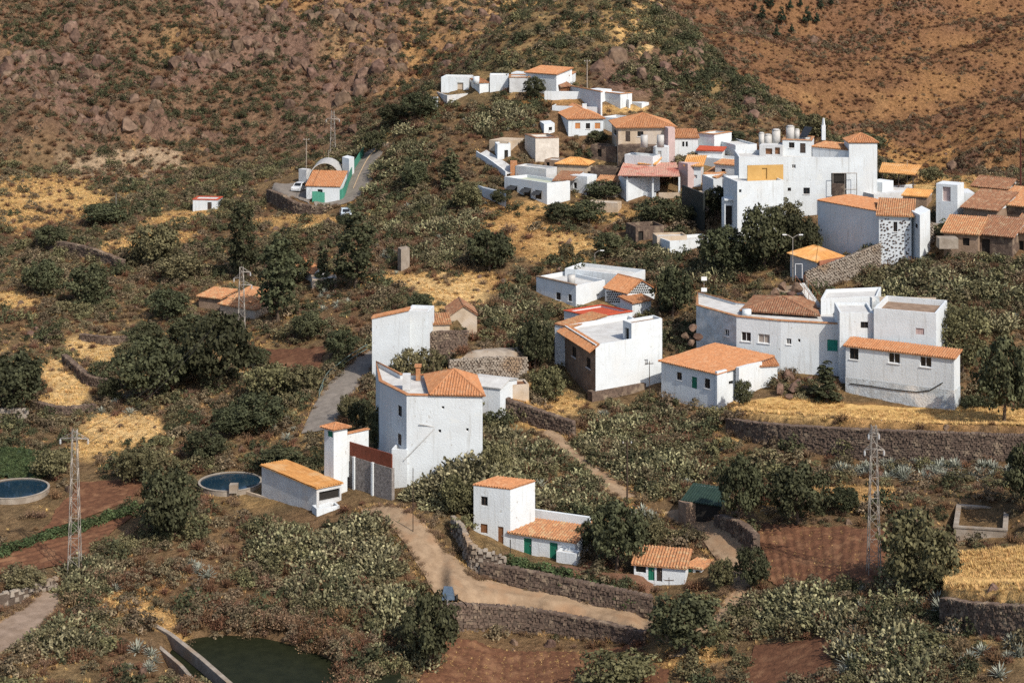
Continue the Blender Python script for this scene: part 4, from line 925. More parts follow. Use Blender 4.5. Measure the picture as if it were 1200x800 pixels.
for a_, b_ in (((976, 231), (976, 203)), ((1004, 231), (1004, 203)), ((976, 203), (1004, 203)), ((990, 231), (990, 203)), ((976, 222), (1004, 222))): m.bar(P(*a_, 289.5), P(*b_, 289.5), .06, 4)
h.part('balcony_frame', m, M_METAL)
h.block([(975,215),(989,216)], 289.2, 232, 0, depth=.25, part='balcony_screen', wall=M_STONE)
h.block([(1018,212),(1034,214)], 294, 236, 0, depth=3, part='side_wing')

# ---------------------------------------------------------------- right end of the village
h = House('pergola', 'open shelter with ochre sheet roof on posts behind the tower house', 'shelter')
m = MB(); q = [P(1030, 204, 297), P(1072, 208, 294), P(1080, 201, 301), P(1034, 195, 304)]; h._root(P(1050, 224, 298))
q[0].z = q[1].z = zrow(203, 296); q[2].z = q[3].z = q[0].z + .5; tile_face(m, *q, .05, amp=.02); h.part('roof', m, M_SHEET)
for px, D in ((1034, 297), (1053, 296), (1070, 295), (1078, 300)):
    m = MB(); p = P(px, 224, D); m.box((p.x, p.y, p.z - 1), .16, .16, q[0].z - p.z + 1.05); h.part('post', m, M_DFRAME)
h = House('grey_roof_house', 'low house with bare grey flat roofs in front of the ochre shelter')
h.block([(1024,228),(1098,222)], 286, 246, 0, depth=6, parapet=.15, deck=M_GREYW, wall=M_GREYW)
h.block([(1024,232),(1043,238)], 280, 250, 1, depth=3, part='front_room', wall=M_GREYW)
h.block([(1036,240),(1060,236)], 279, 252, 0, depth=3, part='side_room', parapet=.2)
h = House('orange_deck_house', 'plain pale blue-white wall house topped by a flat bright orange roof')
h.block([(958.5,235),(1030,248)], 268, 300, 1, depth=6.5, roof=dict(kind='shed', rise=.25, over=.1, m=M_TILE, thick=.06), extra=4)
h.block([(1030,252),(1068,253.5)], 267, 284, 0, depth=6.5, part='stone_wall', wall=M_WHITE, extra=3, roof=dict(kind='shed', rise=1.3, over=.4, m=M_TILEW), op=[W_(0,(1047,260,1051.5,271.5), m=M_DFRAME)])
m = MB(); R_ = random.Random(5)
for i in range(130):
    px = 1031.5 + 3.5 * (i % 10 + R_.uniform(.1, .9)); rw = 256 + 4.0 * (i // 10 + R_.uniform(.1, .9))
    if 1045 < px < 1053.5 and 258 < rw < 274: continue
    c = on_wall(h, 0, px, rw, .015); w_ = R_.uniform(.10, .20); hh = R_.uniform(.08, .16)
    m.add([c + Vector((math.cos(t) * w_ * R_.uniform(.8, 1.1), -.012, math.sin(t) * hh)) for t in [k * math.pi / 3 for k in range(6)]] + [c + Vector((0, -.06, 0))], [(k, (k + 1) % 6, 6) for k in range(6)])
h.part('bare_stones', m, mat('dark_wall_stone', (.10, .072, .062), (.06, .045, .04), 3, .95))['kind'] = 'stuff'
h.block([(1068,247),(1078,252),(1090,246)], 264, 282, 1, para=True, part='end_wall', op=[W_(0,(1072,262,1075.5,267), m=M_DFRAME)])
h = House('white_gatehouse', 'small white house with open loggia window beside old brown roofs')
h.block([(1097,215),(1122,217)], 268, 262, 0, depth=3, op=[W_(0,(1104.5,219,1114,236), k='hole', m=M_PINKW)])
h.block([(1121,226),(1142,226)], 272, 248, 0, depth=4, part='side_wing', op=[W_(0,(1117,240,1121,248), k='hole')])
h = House('old_house', 'old house with wide patched brown tiled roof at the right edge, upper of two')
h.block([(1129,243),(1168,247)], 263, 266, 0, depth=7, wall=M_BROWNW, roof=dict(kind='shed', rise=1.7, over=.4, m=M_TILEB))
h.block([(1168,239),(1230,245)], 264, 266, 0, depth=8, wall=M_STONE, part='upper_wall', roof=dict(kind='shed', rise=1.5, over=.4, m=M_TILEW))
h.block([(1140,218),(1180,222)], 283, 236, 0, depth=6, wall=M_BROWNW, part='back_house', roof=dict(kind='gable', rise=1.2, over=.3, m=M_TILEB))
h = House('ruined_house', 'old low house with collapsed brown tiled roof and dark doorways at the right edge')
h.block([(1106,272),(1146,275)], 257, 300, 0, depth=5.5, wall=M_BROWNW, roof=dict(kind='shed', rise=1.5, over=.4, m=M_TILEW), op=[W_(0,(1128,279,1136,288), k='hole')])
h.block([(1146,274),(1186,278)], 256.4, 300, 0, depth=5, wall=M_STONE, part='middle_wall', roof=dict(kind='shed', rise=1.8, over=.4, m=M_TILEB), op=[W_(0,(1150,280,1160,297), k='hole')])
h.block([(1186,272),(1230,276)], 256.6, 300, 0, depth=6, wall=M_BROWNW, part='end_wall', roof=dict(kind='shed', rise=1.6, over=.4, m=M_TILEB), op=[W_(0,(1192,282,1200,296), k='hole')])
m = MB(); q = P(1110, 278, 255 + h.dl); m.box((q.x, q.y, q.z - 1.4), 2.6, 2.0, 1.4); h.part('concrete_tank', m, M_CONC)
h = House('kiosk', 'small square hut with pyramid orange roof at the head of the steps', 'hut')
h.block([(926,297),(957,306.5),(987,301)], 258, 326, 1, para=True, wall=M_GREYW, roof=dict(kind='hip', rise=1.25, over=.35, m=M_SHEET))
h.block([(960.5,306),(987.3,301.3)], 257.6, 326, 0, depth=.2, wall=mat('bare_brick', (.32, .13, .075), (.23, .095, .055), 3, .9, .4), part='brick_panel', extra=.5)

# ---------------------------------------------------------------- huts in the lower right and far left
h = House('goat_hut', 'long low white hut with weathered tiled roof and two green doors')
h.block([(743,660.5),(803,665.5)], 187.5, 684, 1, depth=3.4, roof=dict(kind='shed', rise=.7, over=.25, m=M_TILEW), op=[W_(0,(745,663,757,671), k='hole'), W_(0,(759.5,664,767,680), k='door', m=M_GREEN), W_(0,(769.5,664,776,681), k='door', m=M_DFRAME), W_(0,(801,665,803,674), k='hole')])
h.block([(804.5,663.5),(822,666),(836,660)], 189, 684, 1, para=True, part='side_wall', roof=dict(kind='shed', rise=.3, over=.2, m=M_TILEW, low=0), op=[W_(0,(806.5,665.5,812,680), k='door', m=M_GREEN), W_(0,(815,668,820,672), k='hole')])
h = House('green_shed', 'dark shed with green sheet roof beside the round dark trees', 'shed')
h.block([(803,586),(843,592)], 205, 602, 1, depth=3.2, wall=M_DARK, roof=dict(kind='shed', rise=.8, over=.35, m=mat('green_roof_sheet', (.022, .042, .032), (.015, .03, .022), 1.5, .6, .1), thick=.05))
h.block([(795,586),(804,590)], 205.5, 602, 1, depth=2, wall=M_BROWNW, part='side_wall')
h = House('farmhouse', 'low farmhouse with three staggered faded orange roofs among dark trees on the left')
h.block([(233,347),(258,350)], 297, 360, 0, depth=4, wall=M_BROWNW, roof=dict(kind='shed', rise=.6, over=.3, m=M_TILEW))
h.block([(272,349),(295,354.5),(317,350)], 292, 368, 1, para=True, wall=M_BROWNW, roof=dict(kind='shed', rise=1.1, over=.5, m=M_TILEW, low=0), op=[W_(1,(302,357,306,365), k='hole')])
h.block([(258,356),(299,363)], 289, 374, 1, depth=3.5, wall=M_BEIGE, part='front_wall', roof=dict(kind='shed', rise=.6, over=.3, m=M_TILEW))
h = House('cottage', 'small red-roofed cottage half hidden by the slim cypress', 'cottage')
h.block([(350,312),(367,321),(381,318)], 303, 332, 1, para=True, wall=M_GREYW, roof=dict(kind='gable', rise=1.0, over=.3, m=M_TILE, axis=0))
h.block([(366,327),(395,326)], 299, 336, 0, depth=3, wall=M_BEIGE, part='front_room', parapet=.2)
h = House('white_hut', 'lone small white hut with red roof edge on the far left slope', 'hut')
h.block([(226,234),(255,234.5)], 352, 248, 0, depth=3.5, cap=M_REDF, parapet=.2, op=[W_(0,(243,237,248,246), k='door', m=M_DFRAME)])
h = House('arched_house', 'house under a grey arched canopy with orange roof at the road bend')
h.block([(359,218),(398,219)], 345, 234, 0, depth=5, roof=dict(kind='shed', rise=2.0, over=.15, m=M_TILE, low=0), op=[W_(0,(372,222,378,226), m=M_DFRAME)])
m = MB(); c = P(382, 214, 352 + h.dl); n_ = 14; vs = []
for k in range(n_ + 1):
    t = math.pi * k / n_; vs += [c + Vector((3.0 * math.cos(t), -2.5, 3.6 * math.sin(t) + .3)), c + Vector((3.0 * math.cos(t), 4, 3.6 * math.sin(t) + .3)), c + Vector((2.85 * math.cos(t), -2.5, 3.45 * math.sin(t) + .3))]
fs = []
for k in range(n_): a = 3 * k; fs += [(a, a + 1, a + 4, a + 3), (a + 2, a, a + 3, a + 5), (a + 1, a + 2, a + 5, a + 4)]
m.add(vs, fs); h.part('arched_canopy', m, M_PLAST)
h = House('white_columns', 'pair of tall white storage boxes beside the green fence on the road', 'storage box')
h.block([(401,184),(409,186),(415,184)], 350, 212, 1, para=True)
h = House('grey_cabinet', 'small pale grey cabinet behind the parked white car', 'cabinet')
h.block([(350,198),(359,199)], 352, 214, 0, depth=1.2, wall=M_GREYW)
h = House('ruin', 'short concrete pillar ruin amid the prickly pears', 'ruin')
h.block([(466,290),(470,292),(480,290)], 293, 318, 1, para=True, wall=M_CONC)
h = House('stone_hut', 'roofless stone hut above the white lodge on the upper slope', 'hut')
h.block([(745,266),(778,264)], 290, 284, 0, depth=4, wall=M_STONE, parapet=.8, deck=M_CORE, op=[W_(0,(748,271,754,283), k='hole')])
h.block([(770,277),(805,276)], 286, 286, 0, depth=3, wall=M_BEIGE, part='low_wall', parapet=.3)
h = House('white_lodge', 'low white flat-roofed lodge beneath the stone hut and the dark trees')
h.block([(785,283),(836,279)], 279, 300, 0, depth=4, parapet=.4)
FIT = False
# ---------------------------------------------------------------- water tanks, pond, concrete basin
M_WATER = mat('tank_water', (0.012, 0.032, 0.052), (0.008, 0.024, 0.04), .3, 0.06, 0.02, 3, 0.5)
M_POND = mat('dark_pond_water', (0.020, 0.022, 0.011), (0.012, 0.014, 0.007), .8, 0.45, 0.1, 4, 0.03)
def round_tank(px, row, D, rpx, hgt, label):
    c = P(px, row, D); r = rpx * D / F; n = 40; root = thing('water_tank', label, 'water tank', (c.x, c.y, c.z - hgt))
    ring = lambda rr, z: [(c.x + rr * math.cos(2 * math.pi * k / n), c.y + rr * math.sin(2 * math.pi * k / n), z) for k in range(n)]
    m = MB(); rs = [(r, c.z - hgt - 1.5), (r, c.z), (r - .18, c.z), (r - .18, c.z - hgt)]
    vs = sum((ring(*q) for q in rs), [])
    m.add(vs, [(a * n + k, a * n + (k + 1) % n, (a + 1) * n + (k + 1) % n, (a + 1) * n + k) for a in range(3) for k in range(n)]); m.build('wall', M_CONC, root)
    m = MB(); vs = ring(r + .05, c.z + .004) + ring(r - .20, c.z + .004) + ring(r + .05, c.z + .06) + ring(r - .20, c.z + .06)
    m.add(vs, [(2*n + k, 2*n + (k+1) % n, 3*n + (k+1) % n, 3*n + k) for k in range(n)] + [(k, (k+1) % n, 2*n + (k+1) % n, 2*n + k) for k in range(n)] + [(n + (k+1) % n, n + k, 3*n + k, 3*n + (k+1) % n) for k in range(n)]); m.build('rim', mat('tank_rim_concrete', (.33, .29, .24), (.22, .19, .155), 2, .9, .3), root)
    MB().add(ring(r - .18, c.z - .06), [tuple(range(n))]).build('water', M_WATER, root); FOOT.append([Vector(p[:2]) for p in ring(r + .6, 0)]); FACES.append((px - rpx, row - rpx * .3, px + rpx, row + rpx * .3, D + r))
    return root
t = round_tank(270, 564, 214.5, 37, 1.0, 'small round blue water tank beside the ochre-roofed shed')
m = MB(); q = P(274, 571, 211); m.box((q.x, q.y, q.z - .5), .9, .9, .9); m.build('pump_box', M_CONC, t)
round_tank(18, 572, 213, 39, 1.9, 'large round blue water tank at the left edge of the picture')
zw = zrow(798, 168.4) - .8
q = [P(240, 800, 166).xy, P(260, 800, 155).xy, P(470, 800, 155).xy, P(470, 750, 188).xy, P(260, 735, 188).xy, P(163, 738, 188).xy]
w = MB().add([(p.x, p.y, zw) for p in q], [tuple(range(6))]).build('pond_water', M_POND); w['kind'] = 'structure'
rim = [P(163, 731, 183), P(200, 752, 178.5), P(235, 775, 173), P(275, 806, 166.5)]
root = thing('pond_wall', 'thin concrete rim wall along the left side of the dark pond', 'pond wall', rim[0]); m = MB()
for a_, b_ in zip(rim, rim[1:]):
    e = (b_.xy - a_.xy).normalized(); n_ = Vector((-e.y, e.x)) * .22; zt = zw + 1.1
    qq = [a_.xy - n_, b_.xy - n_, b_.xy + n_, a_.xy + n_]; m.hexa([(*p, zw - 2) for p in qq], [(*p, zt) for p in qq])
m.build('wall', M_CONC, root)
root = thing('pond_wall', 'second lower concrete rim running beside the pond wall', 'pond wall', rim[1]); m = MB()
r2 = [P(182, 757, 177), P(212, 778, 172), P(240, 806, 166)]
for a_, b_ in zip(r2, r2[1:]):
    e = (b_.xy - a_.xy).normalized(); n_ = Vector((-e.y, e.x)) * .18; qq = [a_.xy - n_, b_.xy - n_, b_.xy + n_, a_.xy + n_]
    m.hexa([(*p, zw - 2) for p in qq], [(*p, zw + .8) for p in qq])
m.build('wall', M_CONC, root)
h = House('concrete_basin', 'empty concrete basin with thick pale rim beside the yellow meadow', 'basin')
h.block([(1118,618),(1180,622)], 190, 634, 0, depth=7.2, dirv=(.28, 1), wall=M_CONC, parapet=1.5, deck=mat('basin_floor', (.10, .085, .06), (.06, .052, .036), 1, .9))
m = MB(); o1 = offset_poly(h.poly, -.08); i1 = offset_poly(h.poly, .42)
for i in range(4):
    j = (i + 1) % 4; m.hexa([(*o1[i], h.zt + .004), (*o1[j], h.zt + .004), (*i1[j], h.zt + .004), (*i1[i], h.zt + .004)], [(*o1[i], h.zt + .14), (*o1[j], h.zt + .14), (*i1[j], h.zt + .14), (*i1[i], h.zt + .14)])
h.part('rim', m, M_CONC)

# ---------------------------------------------------------------- lattice pylons, poles, lamps
def pylon(px, base, top, D, label, arms, w0=.62, w1=.22):
    b = P(px, base, D); hgt = (base - top) * D / F; root = thing('lattice_pylon', label, 'pylon', b, 'steel lattice pylons'); b = b - Vector((0, 0, .6)); hgt += .6
    cor = lambda k, t: b + Vector(((w0 + (w1 - w0) * t) * (1 if k in (1, 2) else -1), (w0 + (w1 - w0) * t) * (1 if k in (2, 3) else -1), hgt * t))
    for k in range(4): MB().bar(cor(k, 0), cor(k, 1), .045, 4).build('leg', M_METAL, root)
    m = MB(); N = max(8, int(hgt / .95))
    for i in range(N):
        t0, t1 = i / N, (i + 1) / N
        for k in range(4):
            a, c = (k, (k + 1) % 4) if i % 2 else ((k + 1) % 4, k); m.bar(cor(a, t0), cor(c, t1), .022, 3)
            if i % 2 == 0: m.bar(cor(k, t1), cor((k + 1) % 4, t1), .02, 3)
    m.build('lattice', M_METAL, root)
    MB().box((b.x, b.y, b.z - .6), w0 * 2 + .7, w0 * 2 + .7, 1.0).build('footing', M_CONC, root)
    for r, l0, l1 in arms:
        z = zrow(r, D); m = MB(); c = Vector((b.x, b.y, z))
        for x in (l0, l1):
            if not x: continue
            tip = c + Vector((x, 0, 0)); m.bar(c + Vector((0, -.2, .1)), tip, .045, 3); m.bar(c + Vector((0, .2, .1)), tip, .045, 3); m.bar(c + Vector((0, 0, .75)), tip, .035, 3); m.bar(c.lerp(tip, .5) + Vector((0, 0, .4)), c.lerp(tip, .5), .03, 3)
        ar = m.build('cross_arm', M_METAL, root)
        for x in (l0, l1):
            if x:
                tip = c + Vector((x * .96, 0, 0)); m = MB(); m.bar(tip, tip - Vector((0, 0, .55)), .05, 5)
                for q_ in range(3): m.cyl(tip - Vector((0, 0, .2 + .13 * q_)), .11, .05, 8)
                m.build('insulator', M_GREYW, ar)
pylon(87.5, 678, 503, 192, 'tall lattice pylon in front of the brown fields on the left', [(514, -1.5, 1.4)])
pylon(1024, 682, 498, 181, 'tall lattice pylon in front of the ploughed field on the right', [(527, -.9, 1.0), (508, -.5, .5)])
pylon(283, 400, 313, 268, 'lattice pylon by the orange farmhouse roofs', [(319, 0, 1.3), (334, 0, 1.5), (326, -1.1, 0)], .55, .24)
pylon(390, 190, 130, 362, 'distant lattice pylon behind the arched house', [(140, -1.3, 1.3)], .6, .25)
def cable(a, b, sag, label):
    root = thing('power_cable', label, 'cable', a); m = MB(); pr = None
    for k in range(25):
        t = k / 24; p = Vector(a).lerp(Vector(b), t) - Vector((0, 0, sag * 4 * t * (1 - t)))
        if pr: m.bar(pr, p, .022, 3)
        pr = p
    m.build('wire', M_DARK, root)
for s_, w in ((-1.3, 'left'), (1.3, 'right')):
    a = P(87.5, 516, 192) + Vector((s_, 0, -.3)); b = P(283, 320, 268) + Vector((1.2, 0, -.3 + .4 * s_)); cable(a, b, 2.5, 'thin sagging power cable from the left-hand pylon to the farmhouse pylon, %s wire' % w)
    a = P(283, 334, 268) + Vector((1.2, 0, .4 * s_)); b = P(390, 140, 362) + Vector((s_, 0, -.3)); cable(a, b, 3, 'thin sagging power cable from the farmhouse pylon to the distant pylon, %s wire' % w)
    a = P(1024, 528, 181) + Vector((s_ * .7, 0, -.3)); b = P(1330, 560, 205) + Vector((s_ * .7, 0, 0)); cable(a, b, 1.5, 'thin power cable leaving the right-hand pylon towards the right edge, %s wire' % w)
def pole(px, base, top, label, r=.10, material=None, D=None, lamp=0, name='utility_pole', cat='pole', cross=True):
    D = D or D_at(px, base); b = P(px, base, D); t = P(px, top, D); root = thing(name, label, cat, b); material = material or M_METAL
    MB().bar(b - Vector((0, 0, .8)), t, r, 6, r * .7).build('post', material, root)
    if lamp:
        for s_ in ((-1, 1) if lamp == 2 else (1,)):
            m = MB(); p1 = t + Vector((.5 * s_, 0, .35)); p2 = t + Vector((.95 * s_, 0, .45)); m.bar(t, p1, .04, 5); m.bar(p1, p2, .04, 5); a = m.build('lamp_arm', material, root)
            m = MB(); m.box((p2.x + .15 * s_, p2.y, p2.z - .06), .55, .22, .12); m.build('lamp_head', M_FRAME, a)
    elif cross:
        m = MB(); m.bar(t + Vector((-.5, 0, -.3)), t + Vector((.5, 0, -.3)), .05, 4); c = m.build('crossbar', material, root)
        for s_ in (-.45, .45): MB().cyl(t + Vector((s_, 0, -.28)), .06, .18, 6).build('insulator', M_GREYW, c)
    return root
M_TIMB = mat('dark_pole_timber', (.075, .05, .035), (.045, .03, .022), 4, .9)
pole(688, 120, 70, 'tall pale concrete pole on the white hilltop boundary wall', .14, M_CONC)
pole(735, 592, 516, 'dark wooden pole beside the sloping footpath above the goat hut', .11, M_TIMB)
pole(761, 457, 423, 'thin dark pole at the right corner of the terrace house', .06, M_TIMB, 234.5)
pole(484, 624, 548, 'thin dark pole on the bank beside the dirt track', .05, M_TIMB, cross=False)
pole(359, 202, 162, 'pale pole behind the grey cabinet at the road bend', .12, M_CONC)
pole(385, 196, 176, 'short pale pole just left of the distant pylon', .10, M_CONC, cross=False)
pole(1063, 222, 188, 'thin pole above the grey flat roofs', .07, M_METAL, 300, cross=False)
pole(1196, 226, 150, 'dark red post at the right edge above the old roofs', .16, mat('dark_red_post', (.10, .028, .022), (.07, .02, .016), 3, .7), 284, cross=False)
pole(929, 322, 279, 'street lamp with two arms beside the pyramid-roofed hut', .07, M_METAL, 256, 2, 'street_lamp', 'street lamp')
pole(697, 322, 297, 'single-arm street lamp behind the white flat-roofed house', .07, M_METAL, 284, 1, 'street_lamp', 'street lamp')
pole(735, 128, 108, 'thin lamp post by the lowest step of the hilltop wall', .05, M_METAL, 344, cross=False)
pole(136, 250, 226, 'thin post on the far left terrace edge', .06, M_METAL, cross=False)
pole(508, 448, 424, 'thin post beside the stone yard wall behind the tall house', .06, M_TIMB, 236, cross=False)
pole(545, 455, 427, 'thin post in front of the bare courtyard', .06, M_TIMB, 234, cross=False)
pole(805, 660, 626, 'leaning pole by the bend of the stone footpath wall', .05, M_CONC, 196, cross=False)
pole(784, 702, 676, 'short post with a lantern in front of the goat hut', .05, M_TIMB, 185, 0)
r_ = pole(825, 350, 322, 'post carrying two small white signs above the long curved building', .05, M_METAL, 256, cross=False, name='sign_post', cat='sign')
for rw in (325, 338):
    q = P(825, rw, 255.8); m = MB(); m.box((q.x, q.y - .1, q.z - .4), .75, .05, .5); m.build('sign_board', M_FRAME, r_)

# ---------------------------------------------------------------- steps, rails, fences
h = House('stone_steps', 'steep flight of pale steps with rusty handrail below the pyramid-roofed hut', 'steps')
t0, t1 = P(937, 331, 255), P(958, 359, 250); h._root(t1); n = 14; d = t1 - t0; ac = Vector((d.y, -d.x, 0)).normalized() * .62
for i in range(n):
    c = t0 + d * ((i + .5) / n); sx = Vector((d.x, d.y, 0)) / n * .5; m = MB(); q = [c - sx - ac, c + sx - ac, c + sx + ac, c - sx + ac]
    q = q if (q[1] - q[0]).xy.to_3d().cross((q[2] - q[0]).xy.to_3d()).z > 0 else q[::-1]
    m.hexa([(p.x, p.y, c.z - 1.2) for p in q], [(p.x, p.y, c.z + .0) for p in q]); m.build('step', M_ROOFG, h.root)
for s_ in (-1, 1):
    m = MB(); o_ = ac * s_; m.bar(t0 + o_ + Vector((0, 0, 1)), t1 + o_ + Vector((0, 0, 1)), .04, 4)
    for k in range(5): p = t0 + o_ + d * (k / 4); m.bar(p, p + Vector((0, 0, 1)), .035, 4)
    m.build('handrail', mat('rusty_rail', (.30, .13, .06), (.20, .09, .045), 4, .8), h.root)
m = MB(); a_, b_ = P(932, 326, 255.5), P(940, 326, 255)
for p in (a_, b_): m.bar(p, p + Vector((0, 0, 1.9)), .05, 4)
m.bar(a_ + Vector((0, 0, 1.9)), b_ + Vector((0, 0, 1.9)), .05, 4); m.build('gate_frame', M_FRAME, h.root)
def fence(pts, hgt, label, material, name='fence', every=1.6, mesh=True, slats=False):
    w = [G(*p) for p in pts]; root = thing(name, label, 'fence', w[0]); c = smooth_path([tuple(p) for p in w], 6)
    c = [Vector((p[0], p[1], float(z_at(p[0], p[1])))) for p in c]; L = 0
    for a, b in zip(c, c[1:]):
        if L <= 0: MB().bar(a - Vector((0, 0, .3)), a + Vector((0, 0, hgt)), .05, 5).build('post', material, root); L = every
        L -= (b - a).length
        m = MB(); up = Vector((0, 0, hgt * .97)); lo = Vector((0, 0, .08)); n_ = Vector((-(b - a).y, (b - a).x, 0)).normalized() * .03
        if mesh: m.hexa([a + lo - n_, b + lo - n_, b + lo + n_, a + lo + n_], [a + up - n_, b + up - n_, b + up + n_, a + up + n_])
        else:
            for z in (.45, .95): m.bar(a + Vector((0, 0, z * hgt)), b + Vector((0, 0, z * hgt)), .06, 4)
        m.build('panel' if mesh else 'rail', material, root)
M_GFEN = mat('green_fence_mesh', (.06, .24, .17), (.045, .18, .13), 2, .6)
fence([(366, 237), (385, 237), (402, 233), (409, 216), (417, 198), (426, 184)], 1.9, 'green mesh fence along the inner edge of the road bend', M_GFEN)
fence([(374, 468), (384, 446), (404, 430), (430, 413)], 1.1, 'grey-green guard rail along the outer edge of the middle road', mat('rail_steel', (.13, .17, .15), (.09, .12, .11), 3, .5), 'guard_rail', 2.2, False)
fence([(455, 168), (436, 181), (424, 200), (414, 222)], .35, 'low cream kerb wall along the upper road', mat('cream_kerb', (.55, .42, .27), (.45, .34, .22), 2, .9), 'kerb_wall', 3.0)
r_, cc, nn = ribbon('ramp', [(565,182,1.8),(575,188,1.8),(588,197,1.8),(600,206,1.8)], 1.8, M_ROOFG, 0.5)
root = thing('ramp_parapet', 'thin white parapet edging the pale curved ramp', 'parapet', (cc[0][0], cc[0][1], float(z_at(cc[0][0], cc[0][1]))))
m = MB()
for i in range(len(cc) - 1):
    a, b = cc[i, :2] - nn[i] * 1.0, cc[i + 1, :2] - nn[i + 1] * 1.0; a2, b2 = cc[i, :2] - nn[i] * 1.2, cc[i + 1, :2] - nn[i + 1] * 1.2
    za, zb_ = float(z_at(*cc[i, :2])), float(z_at(*cc[i + 1, :2]))
    m.hexa([(*a2, za - 2.5), (*b2, zb_ - 2.5), (*b, zb_ - 2.5), (*a, za - 2.5)], [(*a2, za + .8), (*b2, zb_ + .8), (*b, zb_ + .8), (*a, za + .8)])
m.build('wall', M_WHITE, root)

# ---------------------------------------------------------------- cars and clutter
def car(px, row, yaw, label, paint, D=None):
    D = D or D_at(px, row); c = P(px, row, D); root = thing('parked_car', label, 'car', c); ca, sa = math.cos(yaw), math.sin(yaw)
    def T(x, y, z): return (c.x + x * ca - y * sa, c.y + x * sa + y * ca, c.z + .10 + z)
    prof = [(-2.0, .25), (-2.05, .6), (-1.95, .88), (-1.1, .95), (-.55, 1.42), (.95, 1.45), (1.65, 1.0), (2.0, .92), (2.05, .5), (2.0, .25)]
    m = MB(); n = len(prof); L_ = []
    for s_, w in ((-1, .82), (1, .82)):
        for x, z in prof: L_.append(T(x, s_ * (w - (.14 if z > 1.2 else 0)), z))
    m.add(L_, [tuple(range(n)), tuple(range(2 * n - 1, n - 1, -1))] + [(i, n + i, n + (i + 1) % n, (i + 1) % n) for i in range(n)]); m.build('body', paint, root)
    for nm, q in (('windscreen', [(-1.08, -.62, 1.0), (-1.08, .62, 1.0), (-.60, .56, 1.40), (-.60, -.56, 1.40)]), ('rear_window', [(1.58, .62, 1.07), (1.58, -.62, 1.07), (1.02, -.56, 1.42), (1.02, .56, 1.42)])):
        m = MB(); o = .04 if nm == 'rear_window' else -.04; m.hexa([T(*p) for p in q], [T(p[0] + o, p[1], p[2] + .03) for p in q]); m.build(nm, M_PANE, root)
    for s_ in (-1, 1):
        m = MB(); q = [(-.85, s_ * .80, 1.0), (1.3, s_ * .80, 1.02), (.85, s_ * .70, 1.36), (-.5, s_ * .70, 1.36)]; m.hexa([T(*p) for p in q], [T(p[0], p[1] + .03 * s_, p[2]) for p in q]); m.build('side_window', M_PANE, root)
        for x in (-1.3, 1.3):
            m = MB(); m.bar(T(x, s_ * .68, .30), T(x, s_ * .86, .30), .33, 14); w_ = m.build('wheel', M_DARK, root); m = MB(); m.bar(T(x, s_ * .85, .30), T(x, s_ * .875, .30), .19, 10); m.build('rim', M_PLAST, w_)
        m = MB(); m.box(T(-2.03, s_ * .58, .62), .1, .32, .16, yaw); m.build('headlight', M_FRAME, root)
        m = MB(); m.box(T(2.03, s_ * .60, .70), .1, .25, .16, yaw); m.build('tail_light', M_REDF, root)
M_CARW = mat('white_car_paint', (.60, .62, .63), (.57, .58, .59), 1, .3, 0, None, .5)
car(351, 224, math.radians(75), 'white parked car beside the grey cabinet at the road bend', M_CARW)
car(405, 255, math.radians(100), 'pale car half hidden by scrub at the lower end of the upper road', mat('pale_blue_car_paint', (.50, .57, .62), (.48, .55, .60), 1, .3, 0, None, .5))
h = House('covered_trailer', 'small blue-grey covered trailer parked on the edge of the dirt track', 'trailer')
q = P(525, 704, D_at(525, 704)); h._root(q); M_BLUE = mat('blue_grey_cover', (.09, .125, .17), (.055, .08, .11), 1.5, .7, .3)
m = MB(); m.add([(q.x + x, q.y + y, q.z + z) for x, y, z in ((-.65, -.8, .4), (.65, -.8, .4), (.65, .8, .4), (-.65, .8, .4), (-.5, -.7, .95), (.5, -.7, .85), (.4, .6, 1.2), (-.4, .6, 1.25))], [(3, 2, 1, 0), (4, 5, 6, 7), (0, 1, 5, 4), (1, 2, 6, 5), (2, 3, 7, 6), (3, 0, 4, 7)]); h.part('cover', m, M_BLUE)
for x in (-.85, .85): h.part('wheel', MB().bar((q.x + x - .1, q.y, q.z + .32), (q.x + x + .1, q.y, q.z + .32), .32, 12), M_DARK)
h.part('drawbar', MB().bar((q.x, q.y - 1, q.z + .5), (q.x, q.y - 2, q.z + .45), .06, 4), M_METAL)

# ---------------------------------------------------------------- boulders one can tell apart
def rock_mesh(seed, n=2):
    import bmesh
    bm = bmesh.new(); bmesh.ops.create_icosphere(bm, subdivisions=n, radius=1); r = random.Random(seed)
    pl = [(Vector((r.gauss(0, 1), r.gauss(0, 1), r.gauss(0, 1))).normalized(), r.uniform(.42, .8)) for _ in range(14)]
    for v in bm.verts:
        for nn_, d_ in pl:
            k = v.co.dot(nn_)
            if k > d_: v.co -= nn_ * (k - d_)
        v.co *= r.uniform(.96, 1.04)
    me = bpy.data.meshes.new('boulder'); bm.to_mesh(me); bm.free(); return me
M_ROCK = mat('boulder_rock', (.190, .125, .088), (.085, .055, .040), 1.6, .95, .8, 5, .1, c3=(.22, .155, .115), rnd=.25)
M_PALER = mat('pale_boulder_rock', (.40, .34, .28), (.26, .21, .17), 1.6, .95, .8, 5, .1, rnd=.12)
RM = [rock_mesh(k) for k in range(5)]
for me in RM: me.materials.append(M_ROCK)
